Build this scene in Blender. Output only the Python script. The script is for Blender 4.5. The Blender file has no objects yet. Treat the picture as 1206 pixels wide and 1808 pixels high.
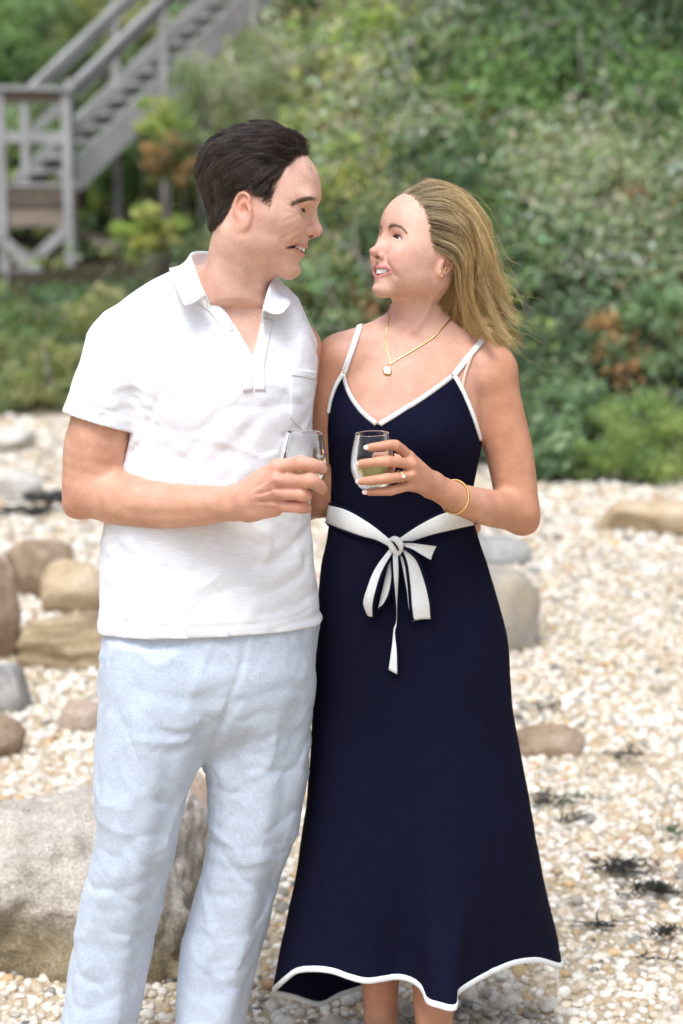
import bpy, bmesh, math, random
import numpy as np
from mathutils import Vector, Matrix

R = math.radians
sc = bpy.context.scene
col = sc.collection

# ------------------------------------------------------------------ camera, sky, sun, exposure
CAM_D, CAM_H, PITCH, FPX = 3.15, 1.62, R(9.0), 3013.3
cam_data = bpy.data.cameras.new('camera')
cam = bpy.data.objects.new('camera', cam_data)
col.objects.link(cam)
cam.location = (0, -CAM_D, CAM_H)
cam.rotation_euler = (R(90) - PITCH, 0, 0)
cam_data.sensor_fit = 'VERTICAL'
cam_data.sensor_height = 36
cam_data.sensor_width = 24
cam_data.lens = 60
cam_data.clip_end = 500
cam_data.dof.use_dof = True
cam_data.dof.focus_distance = 3.06
cam_data.dof.aperture_fstop = 2.6
sc.camera = cam

SUN_EL, SUN_AZ = 62, 200          # a high, veiled sun behind the camera's left shoulder
world = bpy.data.worlds.new('World')
sc.world = world
world.use_nodes = True
wn = world.node_tree
sky = wn.nodes.new('ShaderNodeTexSky')
sky.sky_type = 'NISHITA'
sky.sun_disc = False
sky.sun_elevation = R(SUN_EL)
sky.sun_rotation = R(SUN_AZ)
sky.air_density = 1.0
sky.dust_density = 6.0
sky.ozone_density = 0.6
# thin overcast: the clear-sky blue is mostly washed out to white cloud
hs = wn.nodes.new('ShaderNodeHueSaturation')
hs.inputs['Saturation'].default_value = 0.30
wn.links.new(sky.outputs[0], hs.inputs['Color'])
cool = wn.nodes.new('ShaderNodeMix'); cool.data_type = 'RGBA'; cool.blend_type = 'MULTIPLY'; cool.inputs[0].default_value = 1
cool.inputs[7].default_value = (.90, .97, 1.10, 1)
wn.links.new(hs.outputs[0], cool.inputs[6])
wn.links.new(cool.outputs[2], wn.nodes['Background'].inputs[0])
wn.nodes['Background'].inputs[1].default_value = 0.15
sun_data = bpy.data.lights.new('sun', 'SUN')
sun = bpy.data.objects.new('sun', sun_data)
col.objects.link(sun)
sun_data.energy = 1.4
sun_data.angle = R(22)
sun_data.color = (1.0, 0.99, 0.98)
_d = Vector((math.sin(R(SUN_AZ)) * math.cos(R(SUN_EL)), math.cos(R(SUN_AZ)) * math.cos(R(SUN_EL)), math.sin(R(SUN_EL))))
sun.rotation_euler = _d.to_track_quat('Z', 'Y').to_euler()
sun.location = _d * 20
sc.view_settings.view_transform = 'Standard'
sc.view_settings.look = 'None'
sc.view_settings.gamma = 1
sc.view_settings.exposure = 0.42
sc.view_settings.use_curve_mapping = False

# ------------------------------------------------------------------ helpers
def P(px, py, Y):
    """world point that the photograph shows at pixel (px,py), at depth Y"""
    u = (px - 603.0) / FPX
    v = (904.0 - py) / FPX
    dy = math.cos(PITCH) + v * math.sin(PITCH)
    dz = -math.sin(PITCH) + v * math.cos(PITCH)
    t = (Y + CAM_D) / dy
    return np.array([u * t, Y, CAM_H + dz * t])

def toZ(px, py, z):
    """world point at pixel on the horizontal plane z"""
    u = (px - 603.0) / FPX
    v = (904.0 - py) / FPX
    dy = math.cos(PITCH) + v * math.sin(PITCH)
    dz = -math.sin(PITCH) + v * math.cos(PITCH)
    t = (z - CAM_H) / dz
    return np.array([u * t, -CAM_D + dy * t, z])

def proj(p):
    p = np.asarray(p, float)
    q = p - np.array([0, -CAM_D, CAM_H])
    dep = q[..., 1] * math.cos(PITCH) - q[..., 2] * math.sin(PITCH)
    up = q[..., 1] * math.sin(PITCH) + q[..., 2] * math.cos(PITCH)
    return np.stack([603 + FPX * q[..., 0] / dep, 904 - FPX * up / dep], -1)

def tag(o, label=None, cat=None, group=None, kind=None):
    for k, v in (('label', label), ('category', cat), ('group', group), ('kind', kind)):
        if v:
            o[k] = v
    return o

def empty(name, loc, label=None, cat=None, group=None):
    o = bpy.data.objects.new(name, None)
    o.location = loc
    col.objects.link(o)
    return tag(o, label, cat, group)

def np_mesh(name, V, faces, uv=None, smooth=True):
    """V (n,3); faces (m,k) array or list of arrays of equal-length faces"""
    me = bpy.data.meshes.new(name)
    V = np.asarray(V, np.float32)
    if isinstance(faces, np.ndarray):
        faces = [faces]
    loops = np.concatenate([f.ravel() for f in faces]).astype(np.int32)
    sizes = np.concatenate([np.full(len(f), f.shape[1], np.int32) for f in faces])
    starts = np.concatenate([[0], np.cumsum(sizes)[:-1]]).astype(np.int32)
    me.vertices.add(len(V)); me.vertices.foreach_set('co', V.ravel())
    me.loops.add(len(loops)); me.loops.foreach_set('vertex_index', loops)
    me.polygons.add(len(sizes)); me.polygons.foreach_set('loop_start', starts)
    me.polygons.foreach_set('loop_total', sizes)
    me.update(calc_edges=True)
    me.polygons.foreach_set('use_smooth', np.full(len(sizes), smooth, bool))
    return me

def set_col(me, C, name='Col'):
    a = me.color_attributes.new(name, 'FLOAT_COLOR', 'POINT')
    C = np.asarray(C, np.float32)
    if C.shape[1] == 3:
        C = np.concatenate([C, np.ones((len(C), 1), np.float32)], 1)
    a.data.foreach_set('color', C.ravel())

def obj(name, V, faces, mat, parent=None, C=None, smooth=True):
    V = np.asarray(V, float)
    if parent is not None:
        off = np.zeros(3); q = parent
        while q is not None:
            off += np.array(q.location); q = q.parent
        V = V - off
    me = np_mesh(name, V, faces, smooth=smooth)
    if C is not None:
        set_col(me, C)
    if mat is not None:
        me.materials.append(mat)
    o = bpy.data.objects.new(name, me)
    col.objects.link(o)
    o.parent = parent
    return o

class MB:
    """collects pieces of mesh"""
    def __init__(self):
        self.V = []; self.F3 = []; self.F4 = []; self.n = 0
    def add(self, V, F):
        V = np.asarray(V, float); F = np.asarray(F, int)
        if F.shape[1] == 3: self.F3.append(F + self.n)
        else: self.F4.append(F + self.n)
        self.V.append(V); self.n += len(V)
        return self
    def build(self, name, mat, parent=None, smooth=True):
        fs = []
        if self.F4: fs.append(np.concatenate(self.F4))
        if self.F3: fs.append(np.concatenate(self.F3))
        return obj(name, np.concatenate(self.V), fs, mat, parent, smooth=smooth)
    def box(self, a, b, w, h, up=(0, 0, 1)):
        """board from a to b, width w (sideways) and height h (along up)"""
        a = np.asarray(a, float); b = np.asarray(b, float)
        d = b - a; d /= np.linalg.norm(d)
        if abs(d @ np.asarray(up, float)) > .95: up = (0, 1, 0)
        s = np.cross(d, up); s /= np.linalg.norm(s)
        u = np.cross(s, d)
        V = [p + s * i * w / 2 + u * j * h / 2 for p in (a, b) for i, j in ((-1, -1), (1, -1), (1, 1), (-1, 1))]
        F = [(0, 1, 2, 3)[::-1], (4, 5, 6, 7)] + [(i, (i + 1) % 4, (i + 1) % 4 + 4, i + 4) for i in range(4)]
        return self.add(V, [tuple(f) for f in F])
    def tube(self, pts, rad, n=8, cap=True):
        V, F = tube(pts, rad, n)
        self.add(V, F)
        if cap:
            for ring in (V[:n], V[-n:]):
                c = ring.mean(0)
                VV = np.vstack([ring, c]); 
                self.add(VV, [(i, (i + 1) % n, n) for i in range(n)])
        return self

def tube(pts, rad, n=8, closed=False):
    pts = np.asarray(pts, float); m = len(pts)
    rad = np.broadcast_to(np.asarray(rad, float), (m,))
    T = np.gradient(pts, axis=0) if not closed else np.roll(pts, -1, 0) - np.roll(pts, 1, 0)
    T /= np.linalg.norm(T, axis=1)[:, None] + 1e-12
    ref = np.array([0, 0, 1.0]) if abs(T[:, 2]).mean() < .8 else np.array([0, 1.0, 0])
    A = np.cross(T, ref); A /= np.linalg.norm(A, axis=1)[:, None] + 1e-12
    B = np.cross(T, A)
    th = np.arange(n) * 2 * np.pi / n
    V = pts[:, None] + rad[:, None, None] * (A[:, None] * np.cos(th)[None, :, None] + B[:, None] * np.sin(th)[None, :, None])
    return V.reshape(-1, 3), grid_faces(m, n, closed_u=closed, closed_v=True)

def grid_faces(m, n, closed_u=False, closed_v=False):
    i = np.arange(m if closed_u else m - 1); j = np.arange(n if closed_v else n - 1)
    I, J = np.meshgrid(i, j, indexing='ij'); I2, J2 = (I + 1) % m, (J + 1) % n
    return np.stack([I * n + J, I * n + J2, I2 * n + J2, I2 * n + J], -1).reshape(-1, 4)

def smooth_path(pts, n):
    """Catmull-Rom through pts, n samples"""
    p = np.asarray(pts, float)
    q = np.vstack([2 * p[0] - p[1], p, 2 * p[-1] - p[-2]])
    t = np.linspace(0, len(p) - 1 - 1e-9, n); i = t.astype(int); f = (t - i)[:, None]
    a, b, c, d = q[i], q[i + 1], q[i + 2], q[i + 3]
    return .5 * (2 * b + (c - a) * f + (2 * a - 5 * b + 4 * c - d) * f ** 2 + (3 * b - a - 3 * c + d) * f ** 3)

def interp(x, xs, ys):
    """smooth monotone-ish interpolation of a table (cosine-free Catmull-Rom in 1-D)"""
    xs = np.asarray(xs, float); ys = np.asarray(ys, float)
    m = np.gradient(ys, xs)
    i = np.clip(np.searchsorted(xs, x) - 1, 0, len(xs) - 2)
    h = xs[i + 1] - xs[i]; t = np.clip((x - xs[i]) / h, 0, 1)
    return ((2 * t**3 - 3 * t**2 + 1) * ys[i] + (t**3 - 2 * t**2 + t) * h * m[i] + (-2 * t**3 + 3 * t**2) * ys[i + 1] + (t**3 - t**2) * h * m[i + 1])

def solidify(V, n_u, n_v, thick):
    """closed shell from an open grid sheet: returns V, F"""
    G = V.reshape(n_u, n_v, 3)
    du = np.gradient(G, axis=0); dv = np.gradient(G, axis=1)
    N = np.cross(du, dv); N /= np.linalg.norm(N, axis=2)[..., None] + 1e-12
    a = (G + N * thick / 2).reshape(-1, 3); b = (G - N * thick / 2).reshape(-1, 3)
    F = grid_faces(n_u, n_v); k = n_u * n_v
    fs = [F, F[:, ::-1] + k]
    idx = np.arange(k).reshape(n_u, n_v)
    rim = np.concatenate([idx[0, :], idx[1:, -1], idx[-1, -2::-1], idx[-2:0:-1, 0]])
    nx = np.roll(rim, -1)
    fs.append(np.stack([rim, rim + k, nx + k, nx], -1))
    return np.vstack([a, b]), np.concatenate(fs)

# ------------------------------------------------------------------ value noise for sculpting
_rs = np.random.RandomState(7)
_perm = _rs.rand(64, 64, 64).astype(np.float32)
def vnoise(x, y, z):
    x, y, z = np.broadcast_arrays(x, y, z)
    xi, yi, zi = np.floor(x).astype(int), np.floor(y).astype(int), np.floor(z).astype(int)
    fx, fy, fz = x - xi, y - yi, z - zi
    fx, fy, fz = (f * f * (3 - 2 * f) for f in (fx, fy, fz))
    r = 0
    for a in (0, 1):
        for b in (0, 1):
            for c in (0, 1):
                w = (fx if a else 1 - fx) * (fy if b else 1 - fy) * (fz if c else 1 - fz)
                r = r + w * _perm[(xi + a) & 63, (yi + b) & 63, (zi + c) & 63]
    return r * 2 - 1
def fbm(x, y, z, o=4):
    r = 0; a = 1
    for i in range(o):
        r = r + a * vnoise(x * 2 ** i + 13.1 * i, y * 2 ** i + 7.7 * i, z * 2 ** i + 3.3 * i); a *= .5
    return r

# ------------------------------------------------------------------ implicit sculpting
class Frame:
    def __init__(self, o, fwd, up, s=1.0):
        f = np.asarray(fwd, float); f /= np.linalg.norm(f)
        u = np.asarray(up, float); u -= f * (u @ f); u /= np.linalg.norm(u)
        l = np.cross(u, f)
        self.o = np.asarray(o, float); self.M = np.stack([f, l, u], 1); self.s = s
    def w(self, p):
        return self.o + (np.asarray(p, float) * self.s) @ self.M.T
    def loc(self, V):
        return ((np.asarray(V) - self.o) @ self.M) / self.s

WORLD = Frame((0, 0, 0), (1, 0, 0), (0, 0, 1))

class Field:
    def __init__(self, lo, hi, h):
        self.lo = np.asarray(lo, float); self.h = h
        n = np.ceil((np.asarray(hi) - self.lo) / h).astype(int) + 1
        self.ax = [(self.lo[i] + h * np.arange(n[i])).astype(np.float32) for i in range(3)]
        self.F = np.full(tuple(n), .3, np.float32)
        self.fr = WORLD
    def sl(self, lo, hi):
        s = []
        for i in range(3):
            a = max(0, int(math.floor((lo[i] - self.lo[i]) / self.h))); b = min(len(self.ax[i]), int(math.ceil((hi[i] - self.lo[i]) / self.h)) + 1)
            if b <= a: return None
            s.append(slice(a, b))
        return tuple(s)
    def pts(self, s):
        return self.ax[0][s[0]][:, None, None], self.ax[1][s[1]][None, :, None], self.ax[2][s[2]][None, None, :]
    def put(self, s, d, k, op):
        F = self.F[s]
        if op == 'add':
            if k > 0:
                h = np.clip(.5 + .5 * (F - d) / k, 0, 1); self.F[s] = F + (d - F) * h - k * h * (1 - h)
            else: self.F[s] = np.minimum(F, d)
        elif op == 'sub':
            d = -d
            if k > 0:
                h = np.clip(.5 - .5 * (F - d) / k, 0, 1); self.F[s] = F + (d - F) * h + k * h * (1 - h)
            else: self.F[s] = np.maximum(F, d)
        elif op == 'int':
            if k > 0:
                h = np.clip(.5 - .5 * (F - d) / k, 0, 1); self.F[s] = F + (d - F) * h + k * h * (1 - h)
            else: self.F[s] = np.maximum(F, d)
    def ell(self, c, r, k=.01, op='add', rot=None, margin=.03):
        fr = self.fr; cw = fr.w(c); M = fr.M if rot is None else fr.M @ np.asarray(rot)
        r = np.asarray(r, float) * fr.s; R_ = r.max() + margin
        s = self.sl(cw - R_, cw + R_)
        if s is None: return
        x, y, z = self.pts(s); x = x - cw[0]; y = y - cw[1]; z = z - cw[2]
        q = [(x * M[0, i] + y * M[1, i] + z * M[2, i]) / r[i] for i in range(3)]
        k0 = np.sqrt(q[0]**2 + q[1]**2 + q[2]**2); k1 = np.sqrt((q[0] / r[0])**2 + (q[1] / r[1])**2 + (q[2] / r[2])**2) + 1e-6
        self.put(s, (k0 * (k0 - 1) / k1).astype(np.float32), k * fr.s, op)
    def segd(self, s, a, b):
        x, y, z = self.pts(s); ba = b - a; L = ba @ ba + 1e-12
        px, py, pz = x - a[0], y - a[1], z - a[2]
        h = np.clip((px * ba[0] + py * ba[1] + pz * ba[2]) / L, 0, 1)
        return np.sqrt((px - h * ba[0])**2 + (py - h * ba[1])**2 + (pz - h * ba[2])**2), h
    def cap(self, a, b, ra, rb, k=.01, op='add', margin=.03):
        fr = self.fr; a = fr.w(a); b = fr.w(b); ra *= fr.s; rb *= fr.s; m = max(ra, rb) + margin
        s = self.sl(np.minimum(a, b) - m, np.maximum(a, b) + m)
        if s is None: return
        d, h = self.segd(s, a, b)
        self.put(s, (d - (ra + (rb - ra) * h)).astype(np.float32), k * fr.s, op)
    def chain(self, pts, rad, k=.01, op='add', sub=4, margin=.03):
        """tapered limb through pts: one smooth tube, blended once into the field"""
        fr = self.fr; pts = np.asarray(pts, float); rad = np.asarray(rad, float)
        if len(pts) > 2 and sub > 1:
            n = (len(pts) - 1) * sub + 1; t = np.linspace(0, len(pts) - 1, n)
            rad = interp(t, np.arange(len(pts)), rad); pts = smooth_path(pts, n)
        p = np.array([fr.w(q) for q in pts]); rad = rad * fr.s; m = rad.max() + margin
        s = self.sl(p.min(0) - m, p.max(0) + m)
        if s is None: return
        D = np.full(tuple(q.stop - q.start for q in s), .3, np.float32)
        for i in range(len(p) - 1):
            mm = max(rad[i], rad[i + 1]) + margin
            t = self.sl(np.minimum(p[i], p[i + 1]) - mm, np.maximum(p[i], p[i + 1]) + mm)
            if t is None: continue
            d, h = self.segd(t, p[i], p[i + 1])
            loc = tuple(slice(t[j].start - s[j].start, t[j].stop - s[j].start) for j in range(3))
            D[loc] = np.minimum(D[loc], d - (rad[i] + (rad[i + 1] - rad[i]) * h))
        self.put(s, D, k * fr.s, op)
    def stroke(self, pts, amp, width, sub=4):
        """gaussian push along a path: amp>0 carves a groove, amp<0 raises a ridge"""
        fr = self.fr
        p = np.array([fr.w(q) for q in pts])
        if len(p) > 2 and sub > 1: p = smooth_path(p, (len(p) - 1) * sub + 1)
        if len(p) == 1: p = np.vstack([p, p + 1e-4])
        m = width * fr.s * 2.6
        s = self.sl(p.min(0) - m, p.max(0) + m)
        if s is None: return
        d = None
        for i in range(len(p) - 1):
            e, _ = self.segd(s, p[i], p[i + 1])
            d = e if d is None else np.minimum(d, e)
        self.F[s] += (amp * fr.s * np.exp(-(d / (width * fr.s))**2)).astype(np.float32)
    def bump(self, c, amp, r):
        """gaussian blob push, r radii"""
        fr = self.fr; cw = fr.w(c); r = np.broadcast_to(np.asarray(r, float), (3,)) * fr.s; m = r.max() * 2.4
        s = self.sl(cw - m, cw + m)
        if s is None: return
        x, y, z = self.pts(s); M = fr.M; x = x - cw[0]; y = y - cw[1]; z = z - cw[2]
        q = sum(((x * M[0, i] + y * M[1, i] + z * M[2, i]) / r[i])**2 for i in range(3))
        self.F[s] += (amp * fr.s * np.exp(-q)).astype(np.float32)
    def fn(self, f, lo, hi, k=.01, op='add'):
        s = self.sl(lo, hi)
        if s is None: return
        self.put(s, np.asarray(f(*self.pts(s)), np.float32), k, op)
    def displace(self, f, band=.012):
        """push the surface by f(x,y,z); only cells near it are touched"""
        I = np.nonzero(np.abs(self.F) < band)
        self.F[I] += np.asarray(f(*(self.ax[i][I[i]] for i in range(3))), np.float32)
    def mesh(self):
        F = self.F; S = F < 0; n = np.array(F.shape)
        c = np.zeros(tuple(n - 1), np.uint8)
        for i in (0, 1):
            for j in (0, 1):
                for k in (0, 1):
                    c += S[i:n[0] - 1 + i, j:n[1] - 1 + j, k:n[2] - 1 + k]
        I = np.argwhere((c > 0) & (c < 8))
        vid = np.full(tuple(n - 1), -1, np.int32); vid[I[:, 0], I[:, 1], I[:, 2]] = np.arange(len(I))
        cr = {}
        for i in (0, 1):
            for j in (0, 1):
                for k in (0, 1):
                    cr[i, j, k] = F[I[:, 0] + i, I[:, 1] + j, I[:, 2] + k]
        acc = np.zeros((len(I), 3)); w = np.zeros(len(I))
        for a in cr:
            for ax in range(3):
                if a[ax] == 0:
                    b = list(a); b[ax] = 1; b = tuple(b)
                    va, vb = cr[a], cr[b]; m = (va < 0) != (vb < 0)
                    t = np.where(m, va / np.where(m, va - vb, 1), 0)
                    p = np.array(a, float)[None].repeat(len(I), 0); p[:, ax] = t
                    acc[m] += p[m]; w[m] += 1
        V = self.lo + self.h * (I + acc / w[:, None])
        Q = []
        for ax in range(3):
            sl0 = [slice(None)] * 3; sl1 = [slice(None)] * 3; sl0[ax] = slice(0, -1); sl1[ax] = slice(1, None)
            A = S[tuple(sl0)]; B = S[tuple(sl1)]
            E = np.argwhere(A != B); u, v = (ax + 1) % 3, (ax + 2) % 3
            ok = (E[:, u] > 0) & (E[:, v] > 0) & (E[:, u] < n[u] - 1) & (E[:, v] < n[v] - 1); E = E[ok]
            def cell(du, dv):
                q = E.copy(); q[:, u] -= du; q[:, v] -= dv; return vid[q[:, 0], q[:, 1], q[:, 2]]
            q = np.stack([cell(1, 1), cell(0, 1), cell(0, 0), cell(1, 0)], 1)
            ins = A[E[:, 0], E[:, 1], E[:, 2]]
            q[~ins] = q[~ins][:, ::-1]
            Q.append(q)
        Q = np.concatenate(Q); Q = Q[(Q >= 0).all(1)]
        return V, Q
    def sample(self, p):
        """trilinear field value at world points"""
        q = (np.asarray(p, float) - self.lo) / self.h
        q = np.clip(q, 0, np.array(self.F.shape) - 1.001); i = q.astype(int); f = q - i; r = 0
        for a in (0, 1):
            for b in (0, 1):
                for c in (0, 1):
                    w = (f[:, 0] if a else 1 - f[:, 0]) * (f[:, 1] if b else 1 - f[:, 1]) * (f[:, 2] if c else 1 - f[:, 2])
                    r = r + w * self.F[i[:, 0] + a, i[:, 1] + b, i[:, 2] + c]
        return r
    def grad(self, p):
        e = self.h * .8; g = np.stack([self.sample(p + np.eye(3)[i] * e) - self.sample(p - np.eye(3)[i] * e) for i in range(3)], 1)
        return g / (np.linalg.norm(g, axis=1)[:, None] + 1e-9)
    def hit(self, pix, off=0.0, y0=-.6, y1=.6):
        """where camera rays through photo pixels first meet the surface (plus an outward offset)"""
        pix = np.asarray(pix, float); n = len(pix)
        a = np.array([P(*p, y0) for p in pix]); b = np.array([P(*p, y1) for p in pix])
        ts = np.linspace(0, 1, int((y1 - y0) / (self.h * .7)))
        q = a[None] + (b - a)[None] * ts[:, None, None]; qf = q.reshape(-1, 3)
        inside = np.all((qf > self.lo) & (qf < self.lo + self.h * (np.array(self.F.shape) - 1)), 1)
        v = np.full(len(qf), .3); v[inside] = self.sample(qf[inside])
        neg = v.reshape(len(ts), n) < 0; first = neg.argmax(0)
        best = np.where(neg.any(0), ts[first], np.nan)
        # a ray that misses takes the depth of its neighbours
        ok = ~np.isnan(best)
        if not ok.any(): best[:] = -y0 / (y1 - y0)
        elif not ok.all(): best = np.interp(np.arange(n), np.where(ok)[0], best[ok])
        q = a + (b - a) * best[:, None]
        for _ in range(4):
            q = q - self.grad(q) * (self.sample(q)[:, None] * .8)
        return q + self.grad(q) * off

def relax(V, Q, it=2, lam=.5):
    n = len(V)
    a = np.concatenate([Q[:, 0], Q[:, 1], Q[:, 2], Q[:, 3]]); b = np.concatenate([Q[:, 1], Q[:, 2], Q[:, 3], Q[:, 0]])
    cnt = np.bincount(a, minlength=n) + np.bincount(b, minlength=n)
    for _ in range(it):
        S = np.stack([np.bincount(a, V[b, i], n) + np.bincount(b, V[a, i], n) for i in range(3)], 1)
        V = V + lam * (S / np.maximum(cnt, 1)[:, None] - V)
    return V
# ------------------------------------------------------------------ materials
def new_mat(name):
    m = bpy.data.materials.new(name); m.use_nodes = True
    nt = m.node_tree; b = nt.nodes['Principled BSDF']
    return m, nt, b

def N(nt, typ, **kw):
    n = nt.nodes.new(typ)
    for k, v in kw.items():
        if k in n.inputs: n.inputs[k].default_value = v
        else: setattr(n, k, v)
    return n

def ramp(nt, fac, stops):
    r = nt.nodes.new('ShaderNodeValToRGB')
    while len(r.color_ramp.elements) > 1: r.color_ramp.elements.remove(r.color_ramp.elements[-1])
    for i, (p, c) in enumerate(stops):
        e = r.color_ramp.elements[0] if i == 0 else r.color_ramp.elements.new(p)
        e.position = p; e.color = tuple(c) + (1,) if len(c) == 3 else c
    nt.links.new(fac, r.inputs[0])
    return r

def mixc(nt, fac, a, b, mode='MIX'):
    m = nt.nodes.new('ShaderNodeMix'); m.data_type = 'RGBA'; m.blend_type = mode
    for s, v in ((m.inputs[0], fac), (m.inputs[6], a), (m.inputs[7], b)):
        if isinstance(v, (int, float)): s.default_value = v
        elif isinstance(v, tuple): s.default_value = v + (1,) if len(v) == 3 else v
        else: nt.links.new(v, s)
    return m.outputs[2]

def bump(nt, b, h, strength, dist=.002):
    n = N(nt, 'ShaderNodeBump', Strength=strength, Distance=dist)
    nt.links.new(h, n.inputs['Height']); nt.links.new(n.outputs[0], b.inputs['Normal'])
    return n

def noise(nt, scale, detail=4, rough=.55, vec=None, dist=0):
    n = N(nt, 'ShaderNodeTexNoise', Scale=scale, Detail=detail, Roughness=rough, Distortion=dist)
    if vec is None:
        tc = nt.nodes.new('ShaderNodeTexCoord'); vec = tc.outputs['Object']
    nt.links.new(vec, n.inputs['Vector'])
    return n.outputs[0]

def objco(nt, scale=(1, 1, 1), rot=(0, 0, 0)):
    tc = nt.nodes.new('ShaderNodeTexCoord'); mp = nt.nodes.new('ShaderNodeMapping')
    mp.inputs['Scale'].default_value = scale; mp.inputs['Rotation'].default_value = rot
    nt.links.new(tc.outputs['Object'], mp.inputs[0])
    return mp.outputs[0]

def skin_mat(name, freckle, sss=.16):
    m, nt, b = new_mat(name)
    a = N(nt, 'ShaderNodeVertexColor', layer_name='Col')
    blot = ramp(nt, noise(nt, 28, 4), [(.3, (.86, .79, .77)), (.7, (1.08, 1.06, 1.04))])
    c = mixc(nt, 1.0, a.outputs[0], blot.outputs[0], 'MULTIPLY')
    fine = ramp(nt, noise(nt, 420, 3, .6), [(.35, (.93, .91, .90)), (.65, (1.05, 1.05, 1.05))])
    c = mixc(nt, 1.0, c, fine.outputs[0], 'MULTIPLY')
    if freckle:
        v = N(nt, 'ShaderNodeTexVoronoi', Scale=190.0)
        tc = nt.nodes.new('ShaderNodeTexCoord'); nt.links.new(tc.outputs['Object'], v.inputs['Vector'])
        fr = ramp(nt, v.outputs['Distance'], [(.10, (1, 1, 1)), (.24, (0, 0, 0))])
        sel = ramp(nt, noise(nt, 60, 2), [(.47, (0, 0, 0)), (.62, (1, 1, 1))])
        f = mixc(nt, 1.0, fr.outputs[0], sel.outputs[0], 'MULTIPLY')
        f2 = mixc(nt, 1.0, f, (freckle,) * 3, 'MULTIPLY')
        c = mixc(nt, f2, c, (.36, .14, .07))
    nt.links.new(c, b.inputs['Base Color'])
    b.inputs['Roughness'].default_value = .5
    b.inputs['Specular IOR Level'].default_value = .38
    b.inputs['Subsurface Weight'].default_value = sss
    b.inputs['Subsurface Radius'].default_value = (1.0, .35, .18)
    b.inputs['Subsurface Scale'].default_value = .008
    bump(nt, b, noise(nt, 650, 3, .6), .12, .0008)
    return m

def cloth_mat(name, c1, c2, weave, rough=.9, spec=.2, bmp=.3, sheen=.15, slub=None, streak=.5):
    """woven or knit cloth; weave = threads per metre"""
    m, nt, b = new_mat(name)
    big = noise(nt, 9, 4)
    vx = objco(nt, (weave * .09, weave * .09, weave))      # threads running across
    vz = objco(nt, (weave, weave, weave * .07))            # threads running down
    h1 = noise(nt, 1, 2, .6, vx); h2 = noise(nt, 1, 2, .6, vz)
    mx = N(nt, 'ShaderNodeMath', operation='ADD'); nt.links.new(h1, mx.inputs[0]); nt.links.new(h2, mx.inputs[1])
    hf = N(nt, 'ShaderNodeMix')
    hf.inputs[0].default_value = streak; nt.links.new(h1, hf.inputs[2]); nt.links.new(h2, hf.inputs[3])
    r = ramp(nt, hf.outputs[0], [(.36, c1), (.64, c2)])
    c = mixc(nt, 1.0, r.outputs[0], ramp(nt, big, [(.3, (.94, .94, .95)), (.7, (1.03, 1.03, 1.03))]).outputs[0], 'MULTIPLY')
    nt.links.new(c, b.inputs['Base Color'])
    b.inputs['Roughness'].default_value = rough
    b.inputs['Specular IOR Level'].default_value = spec
    b.inputs['Sheen Weight'].default_value = sheen
    b.inputs['Sheen Roughness'].default_value = .4
    bump(nt, b, hf.outputs[0], bmp, .0012)
    return m

def plain_mat(name, c, rough=.5, metal=0.0, spec=.5):
    m, nt, b = new_mat(name)
    r = ramp(nt, noise(nt, 60, 3), [(.3, tuple(x * .88 for x in c)), (.7, tuple(min(1, x * 1.08) for x in c))])
    nt.links.new(r.outputs[0], b.inputs['Base Color'])
    b.inputs['Roughness'].default_value = rough; b.inputs['Metallic'].default_value = metal
    b.inputs['Specular IOR Level'].default_value = spec
    return m

def hair_mat(name, rough=.38, spec=.5):
    m, nt, b = new_mat(name)
    a = N(nt, 'ShaderNodeVertexColor', layer_name='Col')
    nt.links.new(a.outputs[0], b.inputs['Base Color'])
    b.inputs['Roughness'].default_value = rough; b.inputs['Specular IOR Level'].default_value = spec
    return m

M = {}
M['skin_m'] = skin_mat('fair freckled skin', .42)
M['skin_f'] = skin_mat('tanned skin', .12)
M['shirt'] = cloth_mat('white slub cotton', (.73, .74, .77), (.82, .83, .85), 520, bmp=.22, streak=.18)
M['linen'] = cloth_mat('pale blue linen', (.41, .475, .56), (.59, .645, .715), 900, bmp=.35)
M['navy'] = cloth_mat('navy knit', (.0040, .0042, .0135), (.0075, .0080, .0235), 1100, bmp=.25, sheen=.0, spec=.07)
M['cream'] = cloth_mat('off white knit', (.70, .72, .70), (.84, .85, .83), 1100, bmp=.25)
M['hair'] = hair_mat('hair')
M['lash'] = plain_mat('dark lash', (.012, .009, .008), .6)
M['gold'] = plain_mat('gold', (.83, .58, .24), .25, 1.0)
M['tooth'] = plain_mat('tooth enamel', (.90, .88, .83), .2)
M['button'] = plain_mat('pearl button', (.72, .69, .58), .25)
M['nail_f'] = plain_mat('pale pink nail polish', (.86, .68, .66), .15)
M['nail_m'] = plain_mat('bare fingernail', (.72, .46, .38), .3)
M['nude'] = plain_mat('clear bra strap', (.72, .48, .36), .4)

def eye_mat():
    m, nt, b = new_mat('eye')
    a = N(nt, 'ShaderNodeVertexColor', layer_name='Col')
    nt.links.new(a.outputs[0], b.inputs['Base Color'])
    b.inputs['Roughness'].default_value = .06; b.inputs['Coat Weight'].default_value = .6
    return m
M['eye'] = eye_mat()

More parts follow.
